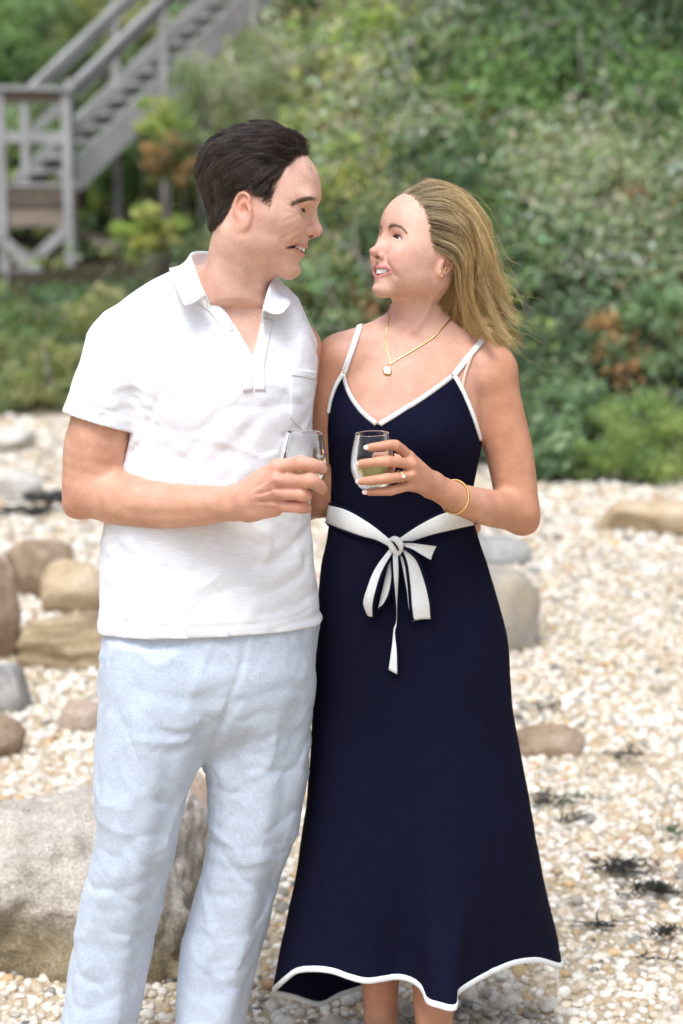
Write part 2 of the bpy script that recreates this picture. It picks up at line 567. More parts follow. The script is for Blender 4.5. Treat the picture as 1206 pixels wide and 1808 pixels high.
def glass_mat():
    m, nt, b = new_mat('clear glass')
    b.inputs['Base Color'].default_value = (1, 1, 1, 1); b.inputs['Transmission Weight'].default_value = 1
    b.inputs['Roughness'].default_value = 0; b.inputs['IOR'].default_value = 1.30
    return m
M['glass'] = glass_mat()
def wine_mat():
    m, nt, b = new_mat('white wine')          # clear wine seen through a film of condensation
    b.inputs['Base Color'].default_value = (.92, .88, .42, 1); b.inputs['Transmission Weight'].default_value = 1
    b.inputs['Roughness'].default_value = .05; b.inputs['IOR'].default_value = 1.25
    d = nt.nodes.new('ShaderNodeBsdfDiffuse'); d.inputs[0].default_value = (.66, .64, .36, 1)
    mx = nt.nodes.new('ShaderNodeMixShader'); mx.inputs[0].default_value = .38
    nt.links.new(b.outputs[0], mx.inputs[1]); nt.links.new(d.outputs[0], mx.inputs[2]); nt.links.new(mx.outputs[0], nt.nodes['Material Output'].inputs[0])
    return m
M['wine'] = wine_mat()
# ------------------------------------------------------------------ heads
def rotm(axis, deg):
    return np.array(Matrix.Rotation(R(deg), 3, axis))

def sculpt_head(f, fr, fem=False):
    """sculpts a smiling head into field f; local axes x forward, y left, z up, origin between the ear canals"""
    f.fr = fr
    def snap(pts, off=0.0):
        """moves local points onto the sculpted surface, then off outward"""
        p = np.array([fr.w(q) for q in pts])
        for _ in range(6): p = p - f.grad(p) * (f.sample(p)[:, None] * .8)
        return [tuple(q) for q in fr.loc(p + f.grad(p) * off * fr.s)]
    f.ell((.001, 0, .052), (.0985, .075, .087), .0)
    f.ell((.046, 0, .054 if not fem else .060), (.067 if not fem else .065, .060, .062), .03)
    f.ell((.050 if not fem else .047, 0, -.008), (.054 if not fem else .052, .057, .066), .03)
    # jaw, muzzle, chin
    f.ell((.040, 0, -.056 if not fem else -.050), (.056, .047 if not fem else .040, .044 if not fem else .039), .03)
    for s in (-1, 1):
        g = .050 if not fem else .045
        f.cap((.004, s * g, -.050 if not fem else -.034), (.080, s * .014, -.088 if not fem else -.082), .013 if not fem else .010, .015 if not fem else .012, .025)
        f.ell((.026, s * .050, -.030), (.046, .0165 if not fem else .015, .036), .03)   # masseter
        f.ell((.064 if not fem else .060, s * (.045 if not fem else .043), -.006), (.030, .021, .022), .025)          # cheekbone
        f.ell((.078, s * (.036 if not fem else .033), -.022), (.022, .020 if not fem else .018, .019), .018)          # smiling cheek
        f.cap((-.004, s * .062, .002), (.055, s * .050, .006), .010, .012, .03)
        f.ell((.040, s * .052, .030), (.040, .017, .034), .03)            # temple
    f.ell((.072 if not fem else .0655, 0, -.042), (.033, .034, .027), .018)
    f.ell((.085, 0, -.087 if not fem else -.080), (.0185, .0205, .0175) if not fem else (.016, .016, .015), .016)
    # brow and eye sockets
    for s in (-1, 1):
        if fem: f.ell((.048, s * .041, -.030), (.034, .019, .030), .03)
        if not fem: f.ell((.0970, s * .024, .043), (.0115, .028, .0095), .022)
        f.bump((.098, s * .034, .0185 if not fem else .0230), .0095 if not fem else .0080, (.018, .016, .0100))
        f.bump((.1080, s * .0150, .021 if not fem else .025), .0055, (.014, .007, .012))
        f.ell((.0790, s * .0315, .0180 if not fem else .0225), (.0130, .0145, .0125), .006)      # lidded eyeball
    f.bump((.118, 0, .027 if not fem else .031), .003, (.012, .014, .007))
    # nose
    if not fem:
        f.cap((.1025, 0, .030), (.1165, 0, -.004), .0078, .0090, .010)
        f.ell((.1205, 0, -.0115), (.0112, .0105, .0100), .008)
        f.cap((.1205, 0, -.0175), (.1085, 0, -.0265), .0048, .0055, .006)
        al = (.1060, .0125, -.0165)
    else:
        f.cap((.1000, 0, .034), (.1150, 0, -.006), .0064, .0072, .010)
        f.ell((.1215, 0, -.0140), (.0096, .0088, .0080), .008)
        f.cap((.1205, 0, -.0190), (.1050, 0, -.0285), .0042, .0052, .006)
        al = (.1045, .0108, -.0185)
    for s in (-1, 1):
        if fem: f.ell((.1030, s * .0060, -.0060), (.0105, .0090, .0150), .008)
        f.ell((al[0], s * al[1], al[2]), (.0100, .0070, .0075) if not fem else (.0095, .0060, .0064), .006)
        f.stroke([(al[0] - .003, s * (al[1] + .009), al[2] + .008), (al[0] - .008, s * (al[1] + .0085), al[2] - .001), (al[0] - .004, s * (al[1] + .006), al[2] - .009)], .0022 if not fem else .0009, .0034)
        f.ell((al[0] + .0085, s * .0062, al[2] - .0078), (.0065, .0034, .0034), .002, 'sub', rotm('Y', 25))
    # lips and mouth
    w = .0335 if not fem else .0375
    zc = -.0435 if not fem else -.0425
    dz = 0.0 if not fem else -.0005
    f.bump((.103, 0, zc - .033), .0045, (.014, .018, .0060))             # hollow under the lip
    u_ = np.array([-1, -.88, -.62, -.28, 0, .28, .62, .88, 1])
    def arch(z): return [(.103 - .030 * t * t, w * t, zz) for t, zz in zip(u_, z)]
    cu = .0058 if not fem else .0078
    zu = zc + np.array([.0005, .0000, -.0008, .0000, -.0010, .0000, -.0008, .0000, .0005]) + cu * np.abs(u_)**2.2
    G_ = (.0142 if not fem else .0172) * (1 - np.abs(u_)**2.0) + .0006
    zl = zu - G_
    up = snap(arch(zu), -.0012); lw = snap(arch(zl), -.0014)
    k_ = .8 if not fem else .80; ur = k_ * np.array([.0012, .0022, .0034, .0042, .0040, .0042, .0034, .0022, .0012]); lr = k_ * np.array([.0012, .0022, .0038, .0050, .0052, .0050, .0038, .0022, .0012])
    f.chain(up, ur, .005, sub=2); f.chain(lw, lr, .005, sub=2)
    md = [((a[0] + b[0]) / 2, a[1] * .97, (a[2] + b[2]) / 2) for a, b in zip(up, lw)]
    gap = np.array([a[2] - b[2] for a, b in zip(up, lw)])
    mr = np.clip(gap / 2 - np.array([.0002, .0006, .0014, .0022, .0023, .0022, .0014, .0006, .0002]), .0005, .01)
    nm = [np.array([.55 + .45 * (1 - abs(t)), .75 * t, 0]) for t in u_]
    if not fem: mr[[1, -2]] = .0017; mr[[2, -3]] = .0036
    for q in ((.009, .003, -.003, -.009, -.015) if fem else (.015, .009, .004, -.001, -.006, -.012)):
        e_ = 1 if q < -.004 else 0                      # the deeper layers stop short of the corners
        f.chain([tuple(np.array(p) + n * q) for p, n in zip(md, nm)][e_:len(md) - e_], mr[e_:len(md) - e_], .0015, 'sub', sub=2)
    f.stroke(snap([(.114, 0, -.030), (.112, 0, -.038)]), .0012, .0032)        # philtrum
    for s in (-1, 1):                                                    # smile folds
        f.stroke(snap([(.1010, s * .0200, -.017), (.0950, s * .0285, -.026), (.0860, s * .0385, -.038), (.0760, s * .0415, -.050)]), .0028 if not fem else .0030, .0042)
        f.bump(snap([(.076, s * (w + .004), zc)])[0], .0014, (.006, .006, .007))
        if not fem:
            f.stroke(snap([(.0790, s * .0465, -.012), (.0660, s * .0530, -.030), (.0600, s * .0520, -.048)]), .0012, .0040)
            for z0, z1 in ((.0045, .016), (.001, .0055), (-.003, -.007), (-.0075, -.020)):
                f.stroke(snap([(.0800, s * .0450, .0175 + z0), (.0710, s * .0530, .0170 + (z0 + z1) * .5), (.0620, s * .0600, .0165 + z1)]), .0008, .0022)
            f.stroke(snap([(.0930, s * .020, .0090), (.0890, s * .032, .0050), (.0800, s * .043, .0080)]), .0012, .0026)
        else:
            f.stroke(snap([(.0940, s * .020, .0135), (.0900, s * .032, .0095), (.0810, s * .042, .0130)]), .0008, .0026)
        if fem: f.bump(snap([(.080, s * .040, -.012)])[0], -.0035, .015)
    # eyelid slit and creases
    lid = {}; eye = {}
    for s in (-1, 1):
        hgt = .0016 if not fem else .0027
        zz = .0165 if not fem else .0215
        e0 = np.array(snap([(.0930, s * .0310, zz + .001)])[0]); nrm = np.array([.96, s * .28, 0])
        eye[s] = e0 - nrm * (.0128 if not fem else .0125)
        sd = np.array([-.28, s * .96, 0])
        def ep(a, dz, q): # point on the eyeball's front, a = sideways, q = depth
            return tuple(e0 + sd * a + nrm * (-.5 * a * a / .0125 + q) + np.array([0, 0, dz]))
        al = [(-.0115, -.0012), (-.0050, .0008), (.0040, .0010), (.0125, -.0002)] if not fem else [(-.0145, .0022), (-.0060, .0022), (.0050, .0008), (.0160, -.0034)]
        lid[s] = [ep(a, d + hgt * .8 * (i in (1, 2)), .0004) for i, (a, d) in enumerate(al)]
        for q in (.006, .003, 0, -.002):
            f.chain([ep(a, d, q) for a, d in al], [.0005, hgt, hgt, .0005], .0008, 'sub', sub=3)
        f.stroke(snap([ep(-.0120, .0045, 0), ep(-.004, .0085 if fem else .0065, 0), ep(.006, .0080 if fem else .006, 0), ep(.0140, .0035, 0)]), .0014, .0019)
    # ears
    for s in (-1, 1):
        ey = .0765 if not fem else .0735
        E = rotm('Z', s * 24) @ rotm('Y', -14)
        ec = np.array((-.0035, s * ey, .0030 if not fem else -.0050)); es = .90 if not fem else .96
        def e(p): return tuple(ec + E @ (np.array(p) * es * np.array([1, s, 1])))
        f.ell(tuple(ec), (.0165 * es, .0058, .029 * es), .004, rot=E)
        rim = [(.011, .002, .006), (.013, .004, .020), (.004, .006, .0305), (-.010, .007, .0265), (-.0170, .007, .011), (-.0160, .006, -.006), (-.008, .004, -.019)]
        f.chain([e(p) for p in rim], [.0026, .0032, .0034, .0034, .0032, .0030, .0030], .002, sub=3)
        f.ell(e((-.001, .0015, -.0245)), (.0085 * es, .0042, .0090 * es), .004, rot=E)
        f.ell(e((.010, .0030, -.002)), (.0045, .0035, .0060), .003, rot=E)
        f.ell(e((.001, .0068, -.003)), (.0085 * es, .0058, .0125 * es), .002, 'sub', rot=E)
        f.stroke([e((.006, .006, .020)), e((-.006, .007, .020)), e((-.0115, .007, .010)), e((-.011, .007, -.004))], .0014, .0024)
        f.ell(e((.0045, .003, -.004)), (.004, .007, .005), .002, 'sub', rot=E)
    f.fr = WORLD
    return dict(up=up, lw=lw, w=w, zc=zc, lid=lid, md=md, eye=eye)

def smoothstep(a, b, x):
    t = np.clip((x - a) / (b - a), 0, 1); return t * t * (3 - 2 * t)

def seg_dist(V, pts):
    d = np.full(len(V), 9.0)
    pts = np.asarray(pts, float)
    for a, b in zip(pts[:-1], pts[1:]):
        ba = b - a; h = np.clip(((V - a) @ ba) / (ba @ ba + 1e-12), 0, 1)
        d = np.minimum(d, np.linalg.norm(V - a - h[:, None] * ba, axis=1))
    return d

def head_colours(V, C, fr, hd, fem, lip, blush):
    """lips, flushed cheeks, nose and ears, dark mouth and lash line"""
    L = fr.loc(V); m = np.linalg.norm(L - np.array([.03, 0, .02]), axis=1) < .17
    l = L[m]; c = C[m]
    def lay(c, w, colr): return c * (1 - w[:, None]) + np.array(colr) * w[:, None]
    for s in (-1, 1):
        c = lay(c, .55 * np.exp(-(np.linalg.norm((l - np.array([.083, s * .044, -.014])) / np.array([.03, .022, .02]), axis=1))**2), blush)
        c = lay(c, .85 * np.exp(-(np.linalg.norm((l - np.array([-.008, s * .080, .002])) / np.array([.022, .012, .034]), axis=1))**2), blush)
    c = lay(c, .5 * np.exp(-(np.linalg.norm((l - np.array([.122, 0, -.012])) / np.array([.016, .016, .014]), axis=1))**2), blush)
    up = smooth_path(hd['up'], 25); lw = smooth_path(hd['lw'], 25)
    du = seg_dist(l, up + np.array([.002, 0, .001])); dl = seg_dist(l, lw + np.array([.002, 0, -.0005]))
    c = lay(c, smoothstep(.0052, .0034, du) * .85 if not fem else smoothstep(.0044, .0028, du) * .85, lip); c = lay(c, smoothstep(.0064, .0044, dl) * .85 if not fem else smoothstep(.0054, .0036, dl) * .85, lip)
    # inside of the mouth
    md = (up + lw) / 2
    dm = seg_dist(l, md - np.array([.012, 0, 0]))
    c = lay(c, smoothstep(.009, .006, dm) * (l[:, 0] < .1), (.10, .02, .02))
    for s in (-1, 1):                                    # lash line, nostrils
        zz = .0175 if not fem else .0180
        dd = seg_dist(l, np.array(hd['lid'][s]) + np.array([0, 0, .0015]))
        c = lay(c, smoothstep(.0024, .0010, dd) * .6, (.14, .06, .045))
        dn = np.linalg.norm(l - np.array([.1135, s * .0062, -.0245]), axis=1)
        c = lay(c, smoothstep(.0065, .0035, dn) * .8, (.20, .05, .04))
    C[m] = c
    return C

def add_eyes(fr, parent, fem, iris, look, hd):
    th = np.linspace(0, np.pi, 22); ph = np.linspace(0, 2 * np.pi, 28, endpoint=False)
    look = np.asarray(look, float); look /= np.linalg.norm(look)
    a = np.cross(look, (0, 0, 1)); a /= np.linalg.norm(a); b = np.cross(a, look)
    S = (look[None, None] * np.cos(th)[:, None, None] + np.sin(th)[:, None, None] * (a * np.cos(ph)[None, :, None] + b * np.sin(ph)[None, :, None])).reshape(-1, 3)
    ang = np.repeat(th, 28)
    C = np.tile(np.array([.74, .70, .68]), (len(S), 1))
    C[ang < .47] = np.array(iris); C[(ang < .47) & (ang > .38)] *= .5; C[ang < .20] = (.006, .005, .005)
    for s in (-1, 1):
        c = np.array(hd['eye'][s])
        obj('eye', fr.w(c + S * .0122), grid_faces(22, 28, closed_v=True), M['eye'], parent, C)

def add_teeth(fr, parent, hd, fem):
    mb = MB()
    zc = hd['zc']
    widths = [.0085, .0068, .0074, .0066, .0066, .0080]
    for s in (-1, 1):
        th = 0.0
        x0 = 0.0
        for i, wd in enumerate(widths):
            mid = x0 + wd / 2; x0 += wd
            # arch: parabola
            y = s * mid * .90; xx = np.array(hd['up'])[4, 0] - (.0042 if fem else .0042) - 20.0 * (mid * .90)**2
            sl = math.atan(40.0 * mid * .90)
            hgt = (.0108, .0100, .0104, .0092, .0080, .0070)[i] * (1.32 if fem else 1.1); lift = (.0078 if fem else .0058) * min(1, mid * .95 / hd['w'])**2.2
            n1, n2 = 6, 6
            u = np.linspace(-1, 1, n1); v = np.linspace(0, 1, n2)
            U, Vv = np.meshgrid(u, v, indexing='ij')
            prof = 1 - .35 * np.abs(U)**4
            bul = .0022 * (1 - .6 * np.abs(U)**3) * (1 - .5 * np.abs(2 * Vv - 1)**3)
            side = U * wd * .49 * (1 - .10 * (1 - Vv))
            zz = zc + lift + .0018 - hgt * Vv * (1 - .05 * np.abs(U)**3)
            G = np.stack([xx + bul * math.cos(sl) - side * s * math.sin(sl) * 1.0, y + side * math.cos(sl) + s * bul * math.sin(sl), zz], -1)
            Vs, Fs = solidify(G.reshape(-1, 3), n1, n2, .002)
            mb.add(fr.w(Vs), Fs)
    return mb.build('teeth', M['tooth'], parent)

def grow(f, roots, flow, length, height, steps, rs, wig=.0, lift=.35):
    """strands that leave the scalp and follow a flow field at a given height over the surface f"""
    n = len(roots); p = roots.copy(); out = [p.copy()]
    d = flow(p); g = f.grad(p)
    st = (length / steps)[:, None]
    for i in range(steps):
        g = f.grad(p); fl = flow(p) + rs.normal(0, wig, p.shape)
        fl -= g * (fl * g).sum(1)[:, None]; fl /= np.linalg.norm(fl, axis=1)[:, None] + 1e-9
        t = (i + 1) / steps
        dirv = fl * (1 - lift * (1 - t)) + g * lift * (1 - t); dirv /= np.linalg.norm(dirv, axis=1)[:, None]
        p = p + dirv * st
        h = height * min(1.0, t * 2.2)
        dist = f.sample(p)
        p = p + f.grad(p) * ((h - dist) * .55)[:, None]
        out.append(p.copy())
    return np.stack(out, 1)

def clump(paths, rs, k, amount, spread=.3):
    """pull neighbouring strands together towards their tips into locks"""
    n = len(paths); c = rs.choice(n, k, replace=False)
    r = paths[:, 0]; own = np.empty(n, int)
    for i in range(0, n, 2000):
        own[i:i + 2000] = ((r[i:i + 2000, None] - r[c][None])**2).sum(2).argmin(1)
    cp = paths[c][own]; m = paths.shape[1]
    w = (np.linspace(0, 1, m)**1.2 * amount)[None, :, None]
    off = (paths[:, :1] - cp[:, :1]) * spread
    return paths * (1 - w) + (cp + off) * w, own

def hair_mesh(name, paths, rad, C, parent, sides=3, mat=None):
    """paths (n,m,3) as thin three-sided tubes; rad (n,m) or scalar; C (n,3) or (n,m,3)"""
    n, m, _ = paths.shape
    T = np.gradient(paths, axis=1); T /= np.linalg.norm(T, axis=2)[..., None] + 1e-9
    ref = np.array([.31, -.82, .48]); A = np.cross(T, ref); A /= np.linalg.norm(A, axis=2)[..., None] + 1e-9
    B = np.cross(T, A)
    rad = np.broadcast_to(np.asarray(rad, float), (n, m))
    th = np.arange(sides) * 2 * np.pi / sides
    V = paths[:, :, None] + rad[:, :, None, None] * (A[:, :, None] * np.cos(th)[None, None, :, None] + B[:, :, None] * np.sin(th)[None, None, :, None])
    base = grid_faces(m, sides, closed_v=True)
    F = (base[None] + (np.arange(n) * m * sides)[:, None, None]).reshape(-1, 4)
    if C.ndim == 2: C = np.repeat(C[:, None], m, 1)
    CC = np.repeat(C[:, :, None], sides, 2).reshape(-1, 3)
    return obj(name, V.reshape(-1, 3), F, mat or M['hair'], parent, CC)
# ------------------------------------------------------------------ lofted volumes
def loft(rows, n=2.3, dy=0.0, grow=0.0):
    """rows: (py, px_left, px_right, y_centre, half_depth) -> implicit function and its tables"""
    zs, cx, cy, a, b = [], [], [], [], []
    for py, xl, xr, yc, d in rows:
        l = P(xl, py, yc); r = P(xr, py, yc)
        zs.append((l[2] + r[2]) / 2); cx.append((l[0] + r[0]) / 2); a.append((r[0] - l[0]) / 2 + grow); cy.append(yc + dy); b.append(d + grow)
    o = np.argsort(zs); tab = [np.array(t)[o] for t in (zs, cx, cy, a, b)]
    def f(x, y, z):
        zz = z.ravel(); c = [interp(zz, tab[0], t)[None, None, :] for t in tab[1:]]
        X = (x - c[0]); Y = (y - c[1])
        rho = ((np.abs(X) / c[2])**n + (np.abs(Y) / c[3])**n)**(1 / n) + 1e-6
        r = np.sqrt(X**2 + Y**2)
        d = r - r / rho
        return np.maximum(d, np.maximum(tab[0][0] - zz, zz - tab[0][-1])[None, None, :])
    f.tab = tab
    return f

# ------------------------------------------------------------------ the man
man = empty('person', (P(300, 1808, 0)[0], 0, 0), 'dark-haired man in white polo shirt and pale blue trousers, facing the woman', 'person', 'couple')

MSKIN = np.array([.70, .445, .345]); MARM = np.array([.62, .350, .240]); MBLUSH = (.66, .27, .19); MLIP = (.62, .27, .22)
_y = R(5); _p = R(10.5)
hf = np.array([math.cos(_y) * math.cos(_p), -math.sin(_y) * math.cos(_p), -math.sin(_p)])
_l = np.cross((0, 0, 1), hf); _l /= np.linalg.norm(_l)
man_head = Frame(P(443, 374, -.125) + _l * .0755 - hf * .0075, hf, (0.0, 0, 1), .985)

TORSO = [(470, 330, 470, .00, .050), (520, 260, 520, .005, .075), (570, 215, 545, .010, .100), (640, 212, 560, .010, .122), (720, 226, 553, .005, .130), (800, 216, 549, .005, .128), (880, 194, 548, .005, .126),
         (940, 182, 549, .005, .126), (1000, 179, 557, .005, .128), (1060, 179, 563, .005, .132), (1140, 170, 570, .005, .136)]

def shirt_solid(f):
    """the shirt as a closed volume, before folds and openings"""
    f.fn(loft(TORSO, n=2.4), f.lo - .1, f.lo + 9, 0)
    f.chain([P(395, 512, .0), P(300, 546, -.005), P(222, 612, -.015)], [.062, .064, .066], .025)        # shoulders
    f.chain([P(410, 522, .01), P(462, 568, .035), P(500, 615, .055)], [.058, .060, .058], .025)
    f.cap(P(219, 620, -.018), P(176, 765, -.028), .0725, .0790, .020)                                    # sleeve
    f.cap(P(502, 622, .075), P(514, 745, .135), .058, .062, .020)

def man_body():
    f = Field(P(290, 700, 0) * [1, 0, 1] + [0, -.26, 0], P(580, 215, 0) * [1, 0, 1] + [.02, .12, .0], .0022)
    hd = sculpt_head(f, man_head)
    # neck with its muscles, upper chest
    f.chain([P(432, 400, -.045), P(420, 460, -.035), P(408, 530, -.010), P(402, 580, .010)], [.054, .054, .055, .060], .03)
    f.cap(man_head.w((.022, 0, -.080)), P(420, 520, -.050), .027, .034, .03)           # throat
    f.fn(loft(TORSO, grow=-.012), P(150, 700, 0) - [0, .3, .02], P(600, 470, 0) + [0, .3, 0], .03)
    for s in (-1, 1):
        f.cap(P(400, 520, .0), P(230 if s < 0 else 495, 600, .0 if s < 0 else .05), .048, .04, .04)
    f.cap(man_head.w((-.006, -.040, -.045)), P(408, 510, -.052), .032, .034, .04)
    f.cap(man_head.w((-.006, .040, -.045)), P(420, 505, .02), .032, .040, .04)
    f.ell(P(424, 556, -.022), (.036, .040, .055), .05)
    # below the collar the body stays inside the shirt
    s0 = Field(f.lo - .02, f.lo + f.h * np.array(f.F.shape) + .02, .007); shirt_solid(s0)
    zc = P(0, 545, -.1)[2]; sl = f.sl(f.lo, np.array([9, 9, zc + .04])); xx, yy, zz = np.broadcast_arrays(*f.pts(sl))
    sv = s0.sample(np.stack([xx.ravel(), yy.ravel(), zz.ravel()], 1)).reshape(xx.shape)
    f.put(sl, (sv + .0045 - np.maximum(zz - zc, 0) * 2.5).astype(np.float32), .022, 'int')
    f.stroke([man_head.w((-.022, -.060, -.035)), P(425, 470, -.105), P(447, 530, -.105), P(455, 565, -.105)], -.0045, .011)   # sternomastoid
    f.stroke([P(447, 455, -.11), P(440, 500, -.11), P(436, 548, -.11)], .0030, .012)
    f.bump(P(462, 507, -.075), -.0035, .010)
    f.bump(P(457, 556, -.10), .005, .012)
    f.stroke([P(455, 566, -.11), P(420, 558, -.12), P(380, 560, -.11)], -.0045, .008)   # collar bone
    f.displace(lambda x, y, z: .0004 * fbm(x * 60, y * 60, z * 60, 2))
    V, Q = f.mesh(); f.V = V
    C = np.tile(MSKIN, (len(V), 1))
    chest = smoothstep(0, 1, (1.42 - V[:, 2]) / .08)[:, None]
    C = C * (1 - .35 * chest) + np.array([.66, .33, .24]) * .35 * chest
    C = head_colours(V, C, man_head, hd, False, MLIP, MBLUSH)
    Lh = man_head.loc(V)
    sc_ = smoothstep(0, .012, Lh[:, 2] - np.interp(Lh[:, 0], [-.13, -.070, -.040, -.030, -.024, .004, .022, .032, .041, .044, .053, .068, .086, .12], [-.055, -.052, -.030, -.006, .024, .034, .026, .018, .018, .045, .078, .103, .118, .125])) * (np.linalg.norm(Lh, axis=1) < .2) * (np.abs(Lh[:, 1]) < .074)
    C = C * (1 - .85 * sc_[:, None]) + np.array([.05, .035, .03]) * .85 * sc_[:, None]
    # stubble shadow on the jaw
    L = man_head.loc(V)
    st = smoothstep(-.035, -.06, L[:, 2]) * smoothstep(-.02, .03, L[:, 0]) * smoothstep(-.15, -.125, L[:, 2]) * .0
    Cs = [C]
    # near arm and hand
    g = Field((-.56, -.35, P(0, 950, -.1)[2]), (P(600, 800, -.3)[0], .09, P(0, 590, 0)[2]), .0022)
    sh = P(212, 612, -.02)
    g.chain([sh, P(190, 700, -.025), P(178, 775, -.03), P(165, 850, -.03)], [.052, .056, .0615, .052], .02)
    g.ell(P(148, 812, -.015), (.030, .04, .055), .03)
    g.chain([P(163, 866, -.03), P(212, 879, -.065), P(285, 892, -.115), P(350, 893, -.155), P(412, 888, -.192)], [.050, .0500, .0425, .0365, .0300], .02)
    g.ell(P(135, 893, -.02), (.022, .025, .022), .03)                                   # elbow
    g.stroke([P(216, 822, -.14), P(200, 815, -.13), P(190, 812, -.12)], .006, .006)     # crook of the arm
    g.stroke([P(230, 905, -.13), P(300, 910, -.17), P(370, 905, -.2)], .0025, .012)
    # back of the hand
    wr = P(418, 887, -.198)
    mcp = [P(490, 825, -.252), P(491, 847, -.262), P(490, 870, -.258), P(488, 892, -.246)]
    for q, r in zip(mcp, (.0140, .0140, .0132, .0122)):
        g.cap(wr, q, .024, r, .016)
    g.cap(P(440, 905, -.215), P(486, 900, -.238), .018, .012, .012)
    fing = [
        ([mcp[0], P(531, 818, -.2865), P(556, 822, -.282), P(568, 829, -.268)], [.0128, .0118, .0110, .0092]),
        ([mcp[1], P(545, 848, -.2890), P(562, 857, -.280), P(569, 864, -.266)], [.0130, .0122, .0112, .0094]),
        ([mcp[2], P(533, 872, -.2780), P(540, 875, -.256), P(528, 874, -.238)], [.0126, .0116, .0106, .0090]),
        ([mcp[3], P(530, 895, -.2640), P(541, 897, -.248), P(530, 896, -.230)], [.0118, .0104, .0096, .0084])]
    for pts, rr in fing:
        g.chain(pts, rr, .0045)
        g.ell(pts[1], (rr[1] * 1.12,) * 3, .004)
    # thumb passes behind the glass
    g.chain([P(436, 868, -.205), P(470, 838, -.190), P(505, 822, -.182), P(530, 818, -.184)], [.021, .0150, .0125, .0100], .008)
    for i, q in enumerate(mcp):
        g.bump(q + np.array([-.004, -.016, .004]), -.0022, .008)
        if i < 3:
            m_ = (mcp[i] + mcp[i + 1]) / 2
            g.stroke([m_ + [.008, -.016, 0], m_ * .6 + wr * .4 + [0, -.02, 0]], .0026, .0045)
        g.stroke([q + [-.005, -.014, .003], q * .35 + wr * .65 + [0, -.026, .004]], -.0014, .0026)    # tendons
    for pts, rr in fing[:2]:
        for t in (-.0022, .0022):
            pp = pts[1] + np.array([t, -rr[1], 0]); g.stroke([pp + [0, 0, .006], pp - [0, 0, .006]], .0007, .0014, 1)
    g.stroke([P(462, 866, -.245), P(440, 872, -.23), P(415, 880, -.225)], -.0010, .0022)
    g.stroke([P(470, 852, -.25), P(445, 862, -.235), P(425, 866, -.23)], -.0009, .0020)
    g.displace(lambda x, y, z: .0006 * fbm(x * 45, y * 45, z * 45, 3))
    Va, Qa = g.mesh()
    Ca = np.tile(MARM, (len(Va), 1)); hand = smoothstep(P(380, 880, -.2)[0], P(450, 880, -.2)[0], Va[:, 0])[:, None]
    Ca = Ca * (1 - hand) + np.array([.66, .37, .27]) * hand
    for q in [p for p in mcp] + [fg[0][1] for fg in fing]:
        w = np.exp(-(np.linalg.norm(Va - q, axis=1) / .016)**2)[:, None] * .45
        Ca = Ca * (1 - w) + np.array([.66, .27, .19]) * w
    w = np.exp(-(np.linalg.norm((Va - P(130, 905, -.03)) / np.array([.04, .05, .045]), axis=1))**2)[:, None] * .5
    Ca = Ca * (1 - w) + np.array([.66, .28, .20]) * w
    # far arm round the woman's back
    b = Field((-.12, -.02, P(0, 960, .2)[2]), (.32, .36, P(0, 575, .1)[2]), .004)
    b.chain([P(512, 620, .075), P(525, 740, .13), P(552, 868, .185)], [.062, .055, .046], .02)
    b.chain([P(552, 868, .185), P(640, 892, .270), P(740, 915, .285), P(790, 926, .262)], [.046, .041, .032, .028], .02)
    b.chain([P(790, 926, .262), P(822, 930, .225), P(838, 931, .190), P(836, 930, .165)], [.026, .020, .013, .0095], .012)
    b.chain([P(800, 935, .262), P(826, 944, .220), P(836, 947, .190)], [.018, .012, .0095], .008)
    Vb, Qb = b.mesh()
    Cb = np.tile(MARM, (len(Vb), 1))
    # legs and feet inside the trousers
    e = Field((-.56, -.22, -.01), (-.02, .16, .88), .008)
    for xs in (((300, 1200, 0), (245, 1500, -.01), (180, 1808, .0)), ((440, 1200, .02), (430, 1500, .02), (375, 1808, .03))):
        pts = [P(*q) for q in xs]; an = pts[-1].copy(); an[2] = .09
        e.chain(pts + [an], [.085, .055, .045, .040], .02)
        e.chain([an, an + [.01, -.06, -.045], an + [.015, -.15, -.062]], [.04, .036, .026], .02)
    Ve, Qe = e.mesh()
    Vs = [V, Va, Vb, Ve]; Qs = [Q, Qa, Qb, Qe]; Cc = [C, Ca, Cb, np.tile(MSKIN, (len(Ve), 1))]
    off = np.cumsum([0] + [len(v) for v in Vs[:-1]])
    o = obj('body', np.vstack(Vs), np.vstack([q + k for q, k in zip(Qs, off)]), M['skin_m'], man, np.vstack(Cc))
    # nails
    for pts, rr in fing[:2]:
        t = pts[3]; d = pts[3] - pts[2]; d /= np.linalg.norm(d)
        nail(t + d * .002 + np.array([.002, -rr[3] * .80, .003]), d, np.array([.25, -1, .45]), .0085, .010, M['nail_m'], man)
    return f, g, hd

def nail(c, d, nrm, w, l, mat, parent):
    nrm = np.asarray(nrm, float); nrm -= d * (nrm @ d); nrm /= np.linalg.norm(nrm); s = np.cross(d, nrm)
    u = np.linspace(-1, 1, 9); v = np.linspace(-1, 1, 9); U, W = np.meshgrid(u, v, indexing='ij')
    wd = w / 2 * np.sqrt(np.clip(1 - np.abs(W)**3.2 * .75, 0, 1))
    G = c + d * (W * l / 2)[..., None] + s * (U * wd)[..., None] - nrm * ((U * wd)**2 / (w * .9) + .0008 * W**2)[..., None]
    V, F = solidify(G.reshape(-1, 3), 9, 9, .0008)
    return obj('fingernail', V, F, mat, parent)

man_f, man_g, man_hd = man_body()
add_eyes(man_head, man, False, (.05, .07, .06), (1, -.05, -.1), man_hd)
add_teeth(man_head, man, man_hd, False)
